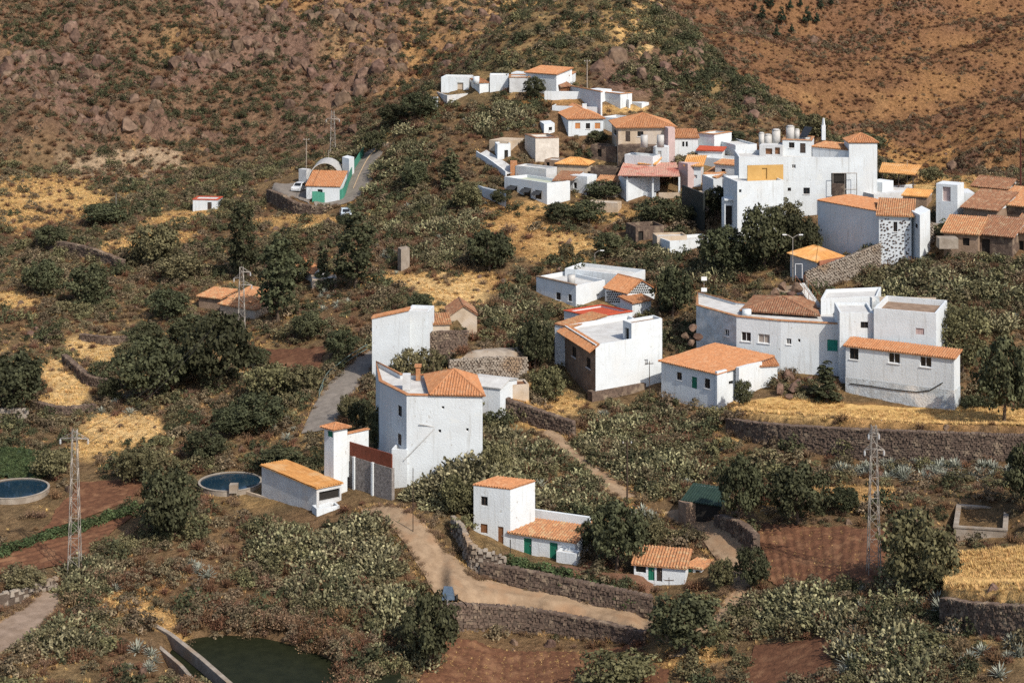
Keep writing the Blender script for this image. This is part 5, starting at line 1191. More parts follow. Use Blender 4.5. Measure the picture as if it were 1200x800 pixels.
def boulders(pts, label, group, D=None, dz=0.1):
    pts = sorted(pts)
    for i, (px, row, w) in enumerate(pts):
        d = D or D_at(px, row); p = P(px, row, d); s_ = w * d / F / 2; o = bpy.data.objects.new('boulder', RM[i % 5]); COL.objects.link(o)
        o.location = p + Vector((0, 0, s_ * .45)); o.scale = (s_, s_ * random.uniform(.8, 1.1), s_ * random.uniform(.65, .95)); o.rotation_euler = (random.uniform(-.3, .3), random.uniform(-.3, .3), random.uniform(0, 6)); tag(o, nth(label, i, len(pts)), 'boulder', group)
boulders([(908, 345, 14), (918, 340, 15), (927, 348, 16), (934, 341, 17), (913, 352, 12), (922, 353, 12), (940, 352, 12)], 'grey boulder in the heap left of the pale steps', 'boulders beside the steps', 252.5)
boulders([(908, 452, 18), (922, 446, 20), (936, 452, 16), (930, 460, 20), (945, 460, 14), (914, 462, 20), (949, 448, 13), (925, 468, 14)], 'brown boulder in the heap against the foot of the long white building', 'boulders below the long building')
boulders([(818, 398, 16), (810, 404, 14), (803, 396, 12), (812, 388, 14)], 'grey boulder at the left corner of the long curved building', 'boulders at the corner', 243)
boulders([(750, 92, 26), (768, 100, 20), (735, 96, 16), (780, 84, 22), (790, 104, 18), (884, 140, 20), (878, 124, 18), (808, 62, 14)], 'weathered rock outcrop on the scrubby spur above the village', 'outcrops on the spur')
0 and boulders([(232, 96, 26), (262, 80, 22), (205, 88, 18), (242, 112, 20), (150, 148, 18), (40, 140, 24), (320, 78, 24), (300, 96, 18), (420, 92, 24), (440, 110, 20), (395, 118, 18), (168, 158, 14)], 'reddish rock outcrop on the steep left mountainside', 'outcrops on the left mountain')
# ---------------------------------------------------------------- plants
PR = random.Random(11)
def leaf_mat(name, c1, c2, rnd=.3, rough=.75):
    return mat(name, c1, c2, 1.5, rough, 0, None, .12, rnd=rnd, attr='tint')
ML = dict(
 dark=leaf_mat('dark_tree_leaves', (.066, .068, .034), (.040, .043, .022)), olive=leaf_mat('olive_leaves', (.135, .120, .060), (.082, .074, .037)),
 pear=leaf_mat('cactus_pads', (.235, .215, .120), (.135, .125, .068), .28), agave=leaf_mat('agave_leaves', (.310, .315, .255), (.20, .210, .165), .2, .6),
 dry=leaf_mat('dry_twigs', (.225, .150, .090), (.135, .088, .054), .3), brown=leaf_mat('rust_brown_scrub', (.185, .100, .056), (.115, .063, .036), .3),
 grey=leaf_mat('grey_green_scrub', (.165, .128, .078), (.100, .078, .046), .3), straw=leaf_mat('straw_grass', (.60, .40, .17), (.44, .28, .11), .2),
 pine=leaf_mat('pine_needles', (.036, .046, .026), (.022, .030, .018)), crop=leaf_mat('vine_leaves', (.075, .100, .040), (.045, .062, .026)))
M_BARK = mat('bark', (.13, .095, .068), (.075, .055, .040), 4, .95, .5, 10)
class LB:
    """leaf collector: quads with a tint per leaf"""
    def __init__(s): s.v = []; s.f = []; s.t = []
    def quad(s, c, n_, up, a, b, t):
        u = n_.cross(up)
        if u.length < 1e-4: u = n_.orthogonal()
        u.normalize(); w = n_.cross(u).normalized(); o = len(s.v)
        s.v += [c - u * a * .5 - w * b * .1, c + w * b * -.5, c + u * a * .5 + w * b * .1, c + w * b * .5]; s.f.append((o, o + 1, o + 2, o + 3)); s.t += [t] * 4
    def blade(s, p, q, w, t, fold=0):
        d = q - p; u = d.cross(Vector((0, 0, 1)))
        if u.length < 1e-4: u = Vector((1, 0, 0))
        u = u.normalized() * w; o = len(s.v); m = p.lerp(q, .35)
        s.v += [p - u * .6, p + u * .6, m + u, q, m - u]; s.f.append((o, o + 1, o + 2, o + 3, o + 4)); s.t += [t] * 5
    def pad(s, p, d, n_, w, h, t, join=0):
        """cactus pad: thick oval from p along d facing n_"""
        u = d.cross(n_).normalized(); o = len(s.v); c = p + d * h * .5; K = 7
        for k in range(K):
            a = 2 * math.pi * k / K; s.v.append(c + u * math.cos(a) * w * .5 + d * math.sin(a) * h * .5)
        s.v += [c + n_ * w * .13, c - n_ * w * .13]; s.t += [t] * (K + 2)
        s.f.append((join, o + 5, o + 6)); s.last = o + 2
        for k in range(K): s.f += [(o + k, o + (k + 1) % K, o + K), (o + (k + 1) % K, o + k, o + K + 1)]
    def mesh(s, name, material):
        me = bpy.data.meshes.new(name); me.from_pydata([tuple(v) for v in s.v], [], s.f); me.update(); me.materials.append(material)
        ca = me.color_attributes.new('tint', 'FLOAT_COLOR', 'POINT'); ca.data.foreach_set('color', np.repeat(np.array(s.t, np.float32), 4)); return me
def rdir(r=PR):
    while 1:
        v = Vector((r.uniform(-1, 1), r.uniform(-1, 1), r.uniform(-1, 1)))
        if .05 < v.length < 1: return v.normalized()
def crown(name, material, n, clumps, rx, z0, z1, leaf, shape='round', seed=1, spread=.36):
    """leaf faces on many small clumps through the crown's volume; unit-free in metres"""
    r = random.Random(seed); L = LB(); cs = []
    while len(cs) < clumps:
        x, y, t = r.uniform(-1, 1), r.uniform(-1, 1), r.random()
        lim = {'round': math.sqrt(max(0, 1 - (2 * t - .9) ** 2)) if t > .02 else .5, 'cone': (1 - t) * .95 + .08, 'column': .95 * min(1, t * 5 + .4) * min(1, (1 - t) * 3 + .15), 'dome': math.sqrt(max(0, 1 - t * t))}[shape]
        d = math.hypot(x, y)
        if d > lim * r.uniform(.85, 1.12): continue
        if d < lim * .45 and r.random() < .6 and t < .8: continue
        cs.append((Vector((x * rx, y * rx, z0 + (z1 - z0) * t)), r.uniform(.7, 1.35), rx * spread * r.uniform(.55, 1.15)))
    for i in range(n):
        c, tn, rad = cs[i % clumps]; d = rdir(r); d.z = abs(d.z) * .9 + d.z * .1 if r.random() < .7 else d.z
        p = c + d * rad * r.uniform(.55, 1.0); nn_ = (d + rdir(r) * .7).normalized()
        L.quad(p, nn_, rdir(r), leaf * r.uniform(.6, 1.4), leaf * r.uniform(.8, 1.7), tn * r.uniform(.65, 1.35))
    return L.mesh(name, material), [c for c, _, _ in cs]
def trunk_mesh(name, cs, h0, r0, seed=1, k=7):
    r = random.Random(seed); m = MB(); top = Vector((r.uniform(-.2, .2), r.uniform(-.2, .2), h0)); m.bar((0, 0, -.6), top * .5, r0, 7, r0 * .85); m.bar(top * .5, top, r0 * .85, 7, r0 * .7)
    for c in r.sample(cs, min(k, len(cs))): mid = top.lerp(c, .55) + Vector((r.uniform(-.2, .2), r.uniform(-.2, .2), .1)); m.bar(top, mid, r0 * .5, 5, r0 * .3); m.bar(mid, c, r0 * .3, 4, r0 * .1)
    me = bpy.data.meshes.new(name); me.from_pydata([tuple(v) for v in m.v], [], m.f); me.update(); me.materials.append(M_BARK); return me
# unit trees: height 1 scale in metres (6 m round, 10 m column ...); (crown mesh, trunk mesh, width, height)
KINDS = {}
def kind(key, mt, n, cl, rx, z0, z1, leaf, shape, seeds, r0, h0, spread=.36):
    KINDS[key] = []
    for sd in seeds:
        c, cs = crown('crown', ML[mt], n, cl, rx, z0, z1, leaf, shape, sd, spread); KINDS[key].append((c, trunk_mesh('trunk', cs, h0, r0, sd), rx * 2 * 1.2, z1 + rx * spread * .5))
kind('round', 'dark', 4200, 90, 2.9, .9, 5.0, .26, 'round', (1, 2, 3), .20, 1.3, .30)
kind('olive', 'olive', 3600, 80, 2.8, .5, 4.2, .25, 'round', (4, 5), .16, .9, .30)
kind('tall', 'dark', 4200, 110, 1.9, 1.2, 9.0, .26, 'column', (6, 7), .22, 1.6, .36)
kind('cypress', 'dark', 2200, 60, .95, .4, 7.0, .22, 'cone', (8,), .14, 1.0, .40)
kind('pine', 'pine', 1500, 36, 1.6, 1.6, 6.0, .30, 'cone', (9, 10), .16, 1.5, .42)
kind('feathery', 'olive', 3600, 70, 2.7, .8, 5.2, .20, 'round', (12,), .15, 1.2, .38)
LABEL_N = {}
def plant_tree(key, px, row, hpx, wpx, label, group=None, D=None, name='tree', cat='tree'):
    D = D or D_at(px, row); p = P(px, row, D); v = KINDS[key]; c, t, w, h_ = v[PR.randrange(len(v))]
    root = thing(name, label, cat, p, group); sc = hpx * D / F / h_; sw = wpx * D / F / w * PR.uniform(.95, 1.08); root.scale = (sw, sw, sc); root.rotation_euler = (0, 0, PR.uniform(0, 6.28))
    for nm, me in (('trunk', t), ('crown', c)):
        o = bpy.data.objects.new(nm, me); COL.objects.link(o); o.parent = root
    return root
# the trees one can tell apart: kind, column, row of the foot, height and width in pixels, label
TREES = [
 ('round',175,468,76,82,'broad dark tree right of the pale grass terraces on the left'), ('round',256,456,94,90,'big dark round tree left of the small brown field'),
 ('round',222,402,34,62,'wide dark tree in front of the orange farmhouse roofs'), ('round',262,398,30,50,'dark bushy tree at the foot of the farmhouse pylon'), ('round',196,376,40,54,'low dark tree left of the orange farmhouse'),
 ('round',14,484,76,92,'dark round tree at the left edge above the concrete wall'), ('round',50,346,44,46,'smaller of two dark trees below the long tumbled wall'), ('round',104,358,52,58,'larger of two dark trees below the long tumbled wall'),
 ('round',196,632,92,84,'massive dark bushy tree between the brown fields and the small round tank'), ('olive',158,566,44,60,'shaggy olive-green bush above the upper brown field'),
 ('tall',284,328,94,38,'tall slim dark tree standing behind the farmhouse'), ('tall',326,378,112,50,'tall dark tree just right of the orange farmhouse'), ('cypress',378,332,56,20,'slim cypress in front of the red-roofed cottage'),
 ('round',348,332,36,40,'dark tree left of the red-roofed cottage'), ('tall',416,338,92,56,'dark leafy tree right of the cypress'), ('round',362,398,36,46,'low dark tree above the small brown field'),
 ('olive',314,470,46,70,'olive-green bush right of the agaves by the brown field'), ('round',300,505,46,80,'dark spreading bush below the agaves on the left slope'), ('round',238,540,40,60,'dark bush uphill of the small round tank'),
 ('round',330,552,30,60,'dark hedge-like bush behind the ochre-roofed shed'), ('olive',408,492,34,28,'leafy tree on the inner edge of the middle road'),
 ('cypress',529,222,58,28,'dark conical tree left of the pale curved ramp'), ('round',627,118,30,30,'dark round tree beside the grey hilltop cube'), ('round',492,140,34,44,'dark tree at the foot of the hilltop platform'),
 ('round',462,146,26,40,'dark scrub tree on the left shoulder of the spur'), ('round',574,318,52,56,'dark round tree above the golden grass clearing'), ('round',486,222,36,40,'dark bush on the slope right of the upper road'),
 ('round',492,366,24,34,'small dark tree behind the narrow white house'), ('olive',548,246,36,40,'olive tree left of the awninged villa'), ('round',656,262,26,46,'dark bush right under the awninged villa'),
 ('round',690,262,30,48,'dark bush below the right end of the awninged villa'), ('round',712,302,32,38,'round dark tree on the dry grass above the flat-roofed house'), ('olive',664,306,22,24,'small round bush on the dry grass slope'),
 ('round',770,262,32,56,'dark tree under the pink-roofed porch'), ('round',810,262,24,36,'dark bush at the foot of the black tarpaulin wall'), ('round',788,372,62,56,'dark tree right of the honeycomb gable'),
 ('round',848,322,60,72,'broad dark tree left of the manor trees'), ('round',896,316,82,70,'tall dark tree in front of the blank manor wall'), ('round',936,312,64,52,'dark tree against the plain wall of the orange-topped house'), ('olive',918,268,40,56,'pale leafy tree in front of the manor wall'),
 ('round',840,256,40,34,'dark tree beside the porch of the manor house'), ('cypress',968,472,60,36,'conical shrub against the long white building'), ('round',871,478,36,28,'small round tree in front of the broad orange roof house'),
 ('feathery',1128,436,86,76,'feathery grey-green tree at the right end of the long building'), ('round',1176,496,104,84,'dark tree mass at the right edge above the grass terrace'), ('feathery',1110,396,44,44,'feathery bush behind the long building'),
 ('olive',580,566,50,44,'leafy bush pressed against the right corner of the tall hip-roofed house'), ('olive',536,600,46,48,'olive bush on the bank between the dirt track and the tall house'),
 ('round',214,446,46,60,'dark tree between the two big dark trees on the left slope'), ('round',170,412,36,50,'dark bush just above the broad tree by the terraces'), ('olive',478,456,50,44,'olive bush against the foot of the narrow white house'), ('olive',502,446,40,40,'brownish bush between the narrow white house and the courtyard'), ('olive',455,452,26,26,'small bush at the left foot of the narrow white house'), ('olive',150,430,30,40,'olive bush on the pale grass terrace'), ('round',130,470,30,36,'dark bush on the pale grass terrace'), ('olive',60,560,40,50,'olive bush above the large round tank'), ('olive',210,330,34,60,'shaggy olive bush on the slope above the farmhouse'), ('round',300,430,24,36,'small dark bush at the left end of the small brown field'),
 ('olive',180,310,50,70,'feathery brownish bush left of the tall slim tree'), ('round',400,420,36,46,'dark bush above the middle road guard rail'), ('olive',356,460,34,50,'olive bush below the small brown field'), ('round',270,510,36,60,'dark bush on the slope uphill of the round tank'), ('olive',340,300,30,40,'olive bush between the tall trees and the cottage'),
 ('round',448,536,66,38,'dark leafy tree inside the walled garden'), ('round',424,506,40,36,'bushy tree behind the garden gate tower'), ('round',722,668,82,78,'large dark tree right of the cube house wing'), ('round',690,648,40,34,'rounded bush by the end of the cube house wing'),
 ('round',806,764,72,96,'large dark tree below the goat hut'), ('round',866,612,84,62,'left of the two round dark trees beside the green shed'), ('round',936,614,76,78,'right of the two round dark trees beside the green shed'), ('round',990,602,34,40,'dark bush left of the right-hand pylon'),
 ('olive',1078,690,96,96,'big yellow-green bush right of the right-hand pylon'), ('round',1206,600,90,62,'dark tree at the right edge beside the concrete basin'), ('round',502,782,92,84,'large dark tree at the left corner of the ploughed field'),
 ('round',626,436,64,50,'dark tree left of the brown-sided terrace house'), ('olive',642,470,44,46,'olive bush under the brown-sided terrace house'), ('olive',722,812,54,110,'wide olive bush at the bottom edge of the ploughed field'),
 ('round',588,240,20,30,'dark bush below the pale ramp'), ('olive',740,188,20,30,'green bush in front of the shuttered house'), ('round',700,168,16,24,'small dark bush below the shuttered house'), ('round',708,232,22,44,'dark bush between the villa and the porch house'),
 ('olive',955,162,30,40,'green tree on the saddle behind the manor chimney'), ('round',1010,180,26,56,'dark bush behind the tower roof'), ('olive',1092,214,20,30,'round green bush beside the ochre shelter'), ('round',860,168,16,30,'dark bush behind the small white house'),
 ('olive',30,690,26,50,'yellow-green bush left of the left-hand pylon'), ('round',60,292,30,40,'dark scrub tree above the long tumbled wall'), ('round',404,264,14,22,'small dark bush in front of the half hidden pale car'), ('round',440,180,30,30,'dark bush inside the upper road curve'),
 ('round',120,262,26,60,'dark scrub bush below the pale scree'), ('olive',560,480,20,30,'small bush at the corner of the tall house'), ('olive',760,640,44,44,'bush above the goat hut roof'), ('round',880,690,54,50,'dark bush beside the bending footpath'), ('olive',846,690,40,36,'leafy bush right of the goat hut'),
]
for kx, px, row, hp, wp, lb in TREES: plant_tree(kx, px, row, hp, wp, lb)
for i, (px, row, hp) in enumerate(sorted([(893,26,30),(903,12,26),(916,30,34),(926,14,24),(946,32,38),(957,30,26),(910,46,26),(938,10,20),(962,12,22),(898,6,18),(974,8,18),(885,14,18),(928,40,20)])):
    plant_tree('pine', px, row, hp * .72, hp * .36, nth('dark pine in the grove high on the right-hand mountain', i, 13), 'pines on the right-hand mountain', D_at(px, row, 500), 'pine_tree', 'pine')

# prickly pears, agaves, shrubs: unit plants about 2 m wide
def pear_mesh(seed, n=270):
    r = random.Random(seed); L = LB(); L.v.append(Vector((0, 0, -.2))); L.t.append(.5)
    for i in range(n):
        L.last = 0; a, d = r.uniform(0, 6.28), math.sqrt(r.random()) * 1.05; p = Vector((math.cos(a) * d, math.sin(a) * d, -.1 + .75 * (1 - d * d * .8) * r.random())); dr = Vector((math.cos(a) * d * .8, math.sin(a) * d * .8, 1)).normalized()
        tn = r.uniform(.4, 1.35)
        for k in range(r.choice((1, 2, 3))):
            dr = (dr + rdir(r) * .75); dr.z = abs(dr.z) * .8 + .12; dr.normalize(); nn_ = dr.cross(rdir(r)).normalized(); hh = r.uniform(.09, .155)
            L.pad(p, dr, nn_, hh * .72, hh, tn * r.uniform(.55, 1.6), L.last); p = p + dr * hh * .92
    return L.mesh('pads', ML['pear'])
def agave_mesh(seed, n=34):
    r = random.Random(seed); L = LB()
    for i in range(n):
        a = i * 2.4 + r.uniform(-.2, .2); t = i / n; el = .15 + 1.2 * t; l = 1.15 * r.uniform(.8, 1.1); d = Vector((math.cos(a) * math.cos(el), math.sin(a) * math.cos(el), math.sin(el)))
        L.blade(d * .05, d * l * .6 + Vector((0, 0, .06)), .075, r.uniform(.7, 1.3)); L.blade(d * l * .5 + Vector((0, 0, .05)), d * l - Vector((0, 0, .08 * (1 - t))), .06, r.uniform(.7, 1.3))
    return L.mesh('leaves', ML['agave'])
def shrub_mesh(seed, mt, n=420, leaf=.13):
    me, _ = crown('foliage', ML[mt], n, 16, .95, .05, 1.0, leaf, 'dome', seed, .42); return me
def twig_mesh(seed, mt, n=90, hgt=1.1):
    r = random.Random(seed); L = LB()
    for i in range(n):
        a = r.uniform(0, 6.28); d = r.random() * .35; b = Vector((math.cos(a) * d, math.sin(a) * d, 0)); el = r.uniform(.25, 1.5); q = Vector((math.cos(a) * math.cos(el), math.sin(a) * math.cos(el), math.sin(el))) * r.uniform(.6, 1.05) * hgt
        L.blade(b, b + q, .035, r.uniform(.6, 1.4))
        for _ in range(2): L.quad(b + q * r.uniform(.5, 1), rdir(r), rdir(r), .09, .16, r.uniform(.6, 1.5))
    return L.mesh('twigs', ML[mt])
def tuft_mesh(seed, mt='straw', n=16, hgt=.5):
    r = random.Random(seed); L = LB()
    for i in range(n):
        a = r.uniform(0, 6.28); d = r.random() * .3; b = Vector((math.cos(a) * d, math.sin(a) * d, -.03)); l = hgt * r.uniform(.5, 1.1); L.blade(b, b + Vector((math.cos(a) * l * .5, math.sin(a) * l * .5, l)), .03, r.uniform(.7, 1.3))
    return L.mesh('grass', ML[mt])
UNIT = dict(pear=[pear_mesh(k) for k in (1, 2, 3, 4)], agave=[agave_mesh(k) for k in (1, 2)], grey=[shrub_mesh(k, 'grey') for k in (1, 2)], dark=[shrub_mesh(k, 'dark') for k in (3, 4)], olive=[shrub_mesh(k, 'olive') for k in (5, 6)],
  brown=[twig_mesh(k, 'brown') for k in (1, 2)], dry=[twig_mesh(k, 'dry') for k in (3, 4)], straw=[tuft_mesh(k) for k in (1, 2)], crop=[shrub_mesh(9, 'crop', 260, .16)])

# where nothing may be planted: inside footprints, sheets and tracks, or in front of the faces of houses
def inside(poly, x, y):
    n = len(poly); r = np.zeros(x.shape, bool); j = n - 1
    for i in range(n):
        xi, yi, xj, yj = poly[i][0], poly[i][1], poly[j][0], poly[j][1]
        r ^= ((yi > y) != (yj > y)) & (x < (xj - xi) * (y - yi) / (yj - yi + 1e-12) + xi); j = i
    return r
def allowed(x, y, hgt, rad=.5, sheets=True):
    """mask of points where a plant of this height and radius may stand"""
    ok = np.ones(x.shape, bool)
    for p in FOOT:
        q = offset_poly(p, -.3 - rad * .7) if len(p) < 20 else p
        ok &= ~inside(q, x, y)
    if sheets:
        for p in SHEETS: ok &= ~inside(p, x, y)
    for c in TRACKS:
        lo = np.full(x.shape, 1e9)
        for i in range(0, len(c)): lo = np.minimum(lo, np.hypot(x - c[i, 0], y - c[i, 1]) - c[i, 2] * .5)
        ok &= lo > rad * .6 + .1
    z = z_at(x, y); px = px_of(x, y); r0 = row_of(z, y); r1 = row_of(z + hgt, y); wp = rad * F / y
    for a, t, b, bt, dd in FACES:
        ok &= ~((px + wp * .7 > a) & (px - wp * .7 < b) & (y < dd) & (r1 < bt - 4) & (r0 > t))
    return ok
def place(kindname, unit, pts, label_of, group, name, cat):
    """one object for each plant; pts: x, y, size"""
    pts = sorted(pts, key=lambda p: p[0] / p[1])
    for i, (x, y, s_) in enumerate(pts):
        me = UNIT[unit][PR.randrange(len(UNIT[unit]))]; o = bpy.data.objects.new(name, me); COL.objects.link(o); o.location = (x, y, float(z_at(x, y)) - .05 * s_)
        o.scale = (s_ * PR.uniform(.9, 1.15), s_ * PR.uniform(.9, 1.15), s_ * PR.uniform(.8, 1.1)); o.rotation_euler = (PR.uniform(-.08, .08), PR.uniform(-.08, .08), PR.uniform(0, 6.28)); tag(o, nth(label_of, i, len(pts)), cat, group)
def region(cx, cy, rx, ry, n, s0, s1, rad=1.0, dmin=0, force=False):
    out = []; tries = 0
    while len(out) < n and tries < n * 12:
        tries += 1; a = PR.uniform(0, 6.28); d = math.sqrt(PR.random()); px, row = cx + rx * d * math.cos(a), cy + ry * d * math.sin(a)
        D = D_at(px, row, dmin); p = P(px, row, D); s_ = PR.uniform(s0, s1)
        if force or allowed(np.array([p.x]), np.array([p.y]), s_ * .9, rad * s_ * .6)[0]: out.append((p.x, p.y, s_))
    return out
PEARS = [((512,275,56,38,30),'on the grey-green bank left of the dry grass slope'), ((592,136,44,22,24),'on the bank under the hilltop cubes'), ((462,185,44,44,22),'on the shoulder above the upper road'), ((742,522,76,40,48),'on the bank under the broad orange roof house'),
 ((600,540,58,30,30),'on the bank beside the tall hip-roofed house'), ((395,655,70,60,56),'on the slope below the ochre-roofed shed'), ((470,740,40,50,22),'beside the lower left wall of the dirt track'), ((625,380,40,42,22),'left of the white flat-roofed house'),
 ((800,312,70,22,18),'above the long curved building'), ((1075,325,48,30,26),'under the ramp to the village'), ((1155,345,60,46,22),'below the old roofs at the right edge'), ((980,722,110,26,36),'under the ploughed field on the right'), ((1060,775,70,34,24),'in the lower right corner'),
 ((112,682,30,18,9),'beside the foot of the left-hand pylon'), ((85,740,40,30,9),'in the lower left corner'), ((320,630,30,34,9),'under the ochre-roofed shed'), ((690,585,46,24,18),'above the wing of the cube house'), ((455,408,16,14,6),'in front of the narrow white house'), ((560,375,30,16,8),'behind the bare courtyard'), ((760,560,60,20,16),'between the footpath and the green shed')]
for rg, wh in PEARS:
    place('pear', 'pear', region(*rg[:4], max(3, int(rg[4] * .68)), 1.5, 2.8), 'grey-green prickly pear clump ' + wh, 'prickly pears ' + wh, 'prickly_pear', 'cactus')
place('pear', 'pear', [((a - 600) * d / F, d, c) for a, d, c in ((484,203.4,1.3),(496,203.2,1.8),(510,203.4,2.4),(522,203.6,2.8),(536,203.6,3.0),(550,203.8,3.2),(564,203.8,3.2),(578,204,3.2),(592,204.5,3.0),(606,206,2.8),(528,201.6,2.4),(546,201.4,2.4),(512,201.4,2.0),(620,207,2.6),(636,208,2.6),(540,205,2.4),(556,205,2.4),(572,205.6,2.6))], 'big prickly pear growing against the foot of the tall hip-roofed house', 'prickly pears against the tall house', 'prickly_pear', 'cactus')
place('pear', 'pear', region(1050,292,36,8,8,1.0,1.5,1,0,True), 'prickly pear clump at the foot of the speckled stone wall', 'prickly pears at the speckled wall', 'prickly_pear', 'cactus')
AGAVES = [((1085,553,112,10,80),'in the row at the foot of the long terrace wall'), ((290,440,28,14,10),'left of the small brown field'), ((158,775,24,18,6),'beside the pond rim'), ((390,350,20,18,8),'near the red-roofed cottage'), ((458,312,22,16,8),'by the short concrete pillar'), ((560,548,24,14,6),'uphill of the cube house'),
 ((645,585,40,14,10),'above the tiled wing of the cube house'), ((750,612,16,14,6),'right of the big dark tree by the cube house'), ((1010,765,50,30,12),'below the right-hand pylon'), ((225,668,26,12,6),'on the bare slope above the pond'), ((340,508,22,12,6),'on the slope above the ochre-roofed shed'), ((140,478,36,18,7),'on the left terraces'), ((1150,765,60,30,14),'under the yellow meadow wall'), ((1090,700,20,30,8),'left of the yellow meadow'), ((585,175,8,6,3),'beside the pale ramp')]
for rg, wh in AGAVES:
    place('agave', 'agave', region(*rg, .6, 1.15), 'pale blue-grey spiky agave ' + wh, 'agaves ' + wh, 'agave', 'agave')
SHRUBS = [('dark', (690,682,60,14,20), .6, .9, 'low dark green vine bush in the garden below the cube house', 'vines below the cube house', 'vine_bush'), ('crop', (85,628,80,8,0), .5, .7, '', '', ''),
 ('olive', (900,720,90,22,26), .9, 1.5, 'yellow-green hedge bush on the bank below the ploughed right-hand field', 'hedge below the right-hand field', 'hedge_bush'), ('dark', (1100,478,60,6,10), .8, 1.2, 'dark grassy bush along the foot of the long building', 'bushes along the long building', 'bush'),
 ('dark', (680,255,110,20,14), .8, 1.3, 'small dark bush on the dry grass slope under the awninged villa', 'bushes under the villa', 'bush'), ('grey', (250,700,110,40,26), .8, 1.5, 'grey-brown bush on the slope above the pond', 'bushes above the pond', 'bush'),
 ('brown', (520,395,60,22,14), .9, 1.5, 'rusty brown bush around the bare courtyard', 'bushes round the courtyard', 'bush'), ('olive', (110,640,90,8,22), .7, 1.0, 'green hedge bush in the strip between the two left-hand brown fields', 'hedge between the left-hand fields', 'hedge_bush')]
for u, rg, s0, s1, lb, gr, nm in SHRUBS:
    if rg[4]: place(u, u, region(*rg, s0, s1), lb, gr, nm, 'bush')
# vine row and crop strip
for pts, lb, gr in (([(600,660),(640,676),(690,690),(740,702)], 'leafy vine in the row on top of the track wall', 'vine row above the track'), ([(2,650),(40,636),(80,624),(120,612),(158,600)], 'green plant in the crop strip between the left-hand brown fields', 'crop strip')):
    w = smooth_path([tuple(G(*p)) for p in pts], 10); place('crop', 'crop', [(p[0] + PR.uniform(-.3, .3), p[1] + PR.uniform(-.3, .3), PR.uniform(.7, 1.1)) for p in w], lb, gr, 'vine' if 'vine' in lb else 'crop_plant', 'plant')
# ---------------------------------------------------------------- scrub and grass nobody could count: instanced stuff
def scatter(name, unit, x, y, scl, label, cat, sink=.05):
    z = z_at(x, y) - sink * scl; n = len(x)
    for k, src_me in enumerate(UNIT[unit]):
        sel = np.arange(n) % len(UNIT[unit]) == k
        me = bpy.data.meshes.new(name); me.vertices.add(int(sel.sum())); me.vertices.foreach_set('co', np.stack([x[sel], y[sel], z[sel]], -1).astype(np.float32).ravel())
        a = me.attributes.new('scl', 'FLOAT', 'POINT'); a.data.foreach_set('value', scl[sel].astype(np.float32))
        a = me.attributes.new('rz', 'FLOAT', 'POINT'); a.data.foreach_set('value', RNG.uniform(0, 6.28, int(sel.sum())).astype(np.float32))
        o = bpy.data.objects.new(name, me); COL.objects.link(o); tag(o, label, cat, None, 'stuff')
        src = bpy.data.objects.new(name + '_plant', src_me)
        t = bpy.data.node_groups.new(name, 'GeometryNodeTree'); t.interface.new_socket('Geometry', in_out='INPUT', socket_type='NodeSocketGeometry'); t.interface.new_socket('Geometry', in_out='OUTPUT', socket_type='NodeSocketGeometry')
        N = t.nodes; gi = N.new('NodeGroupInput'); go = N.new('NodeGroupOutput'); ip = N.new('GeometryNodeInstanceOnPoints'); oi = N.new('GeometryNodeObjectInfo'); oi.inputs[0].default_value = src; oi.inputs['As Instance'].default_value = True
        a1 = N.new('GeometryNodeInputNamedAttribute'); a1.data_type = 'FLOAT'; a1.inputs[0].default_value = 'scl'; a2 = N.new('GeometryNodeInputNamedAttribute'); a2.data_type = 'FLOAT'; a2.inputs[0].default_value = 'rz'
        cx = N.new('ShaderNodeCombineXYZ'); l = t.links.new
        l(gi.outputs[0], ip.inputs['Points']); l(oi.outputs['Geometry'], ip.inputs['Instance']); l(a2.outputs[0], cx.inputs[2]); l(cx.outputs[0], ip.inputs['Rotation']); l(a1.outputs[0], ip.inputs['Scale']); l(ip.outputs[0], go.inputs[0])
        md = o.modifiers.new('scatter', 'NODES'); md.node_group = t
AREA = np.gradient(DS)[None, :] * (PXS[1] - PXS[0]) * DG / F
VIS = ((PXG > -120) & (PXG < 1320) & (DG > 146) & (DG < 660) & (RG < 880)).astype(float)
def sample(dens, n):
    """n random points, chance proportional to density times ground area"""
    w = (dens * AREA * VIS).ravel(); w = np.maximum(w, 0); c = np.cumsum(w); i = np.searchsorted(c, RNG.random(n) * c[-1]); ii, jj = np.unravel_index(np.clip(i, 0, w.size - 1), ZT.shape)
    jj = np.clip(jj, 1, len(DS) - 2); d = DS[jj] + (RNG.random(n) - .5) * (DS[jj + 1] - DS[jj - 1]) * .5; px = PXS[ii] + (RNG.random(n) - .5) * 3.5
    return (px - 600) * d / F, d
NEAR = (1 - HILL_L) * (1 - HILL_R) * (1 - CROWN)
patch = np.clip(.5 + 2.4 * fbm(XG * .11, DG * .11, 4, 91), 0, 1)
patch2 = np.clip(.5 + 2.4 * fbm(XG * .07, DG * .07, 4, 95), 0, 1)
bare = (1 - .85 * PALE) * np.clip(1.15 - GRASS, .06, 1) * (1 - .9 * FLAT) * (1 - POND)
def go(name, unit, dens, n, s0, s1, label, cat, hk=.7, p=2.5):
    x, y = sample(dens, n); s_ = s0 + (s1 - s0) * RNG.random(n) ** p; ok = np.zeros(n, bool)
    for lo in range(0, n, 20000): sl_ = slice(lo, lo + 20000); ok[sl_] = allowed(x[sl_], y[sl_], s1 * .6 * hk, s1 * .3)
    scatter(name, unit, x[ok], y[ok], s_[ok], label, cat)
go('scrub', 'grey', NEAR * bare * (.3 + patch) + .9 * CROWN, 9000, .3, 1.7, 'grey-green low scrub over the village slopes', 'scrub')
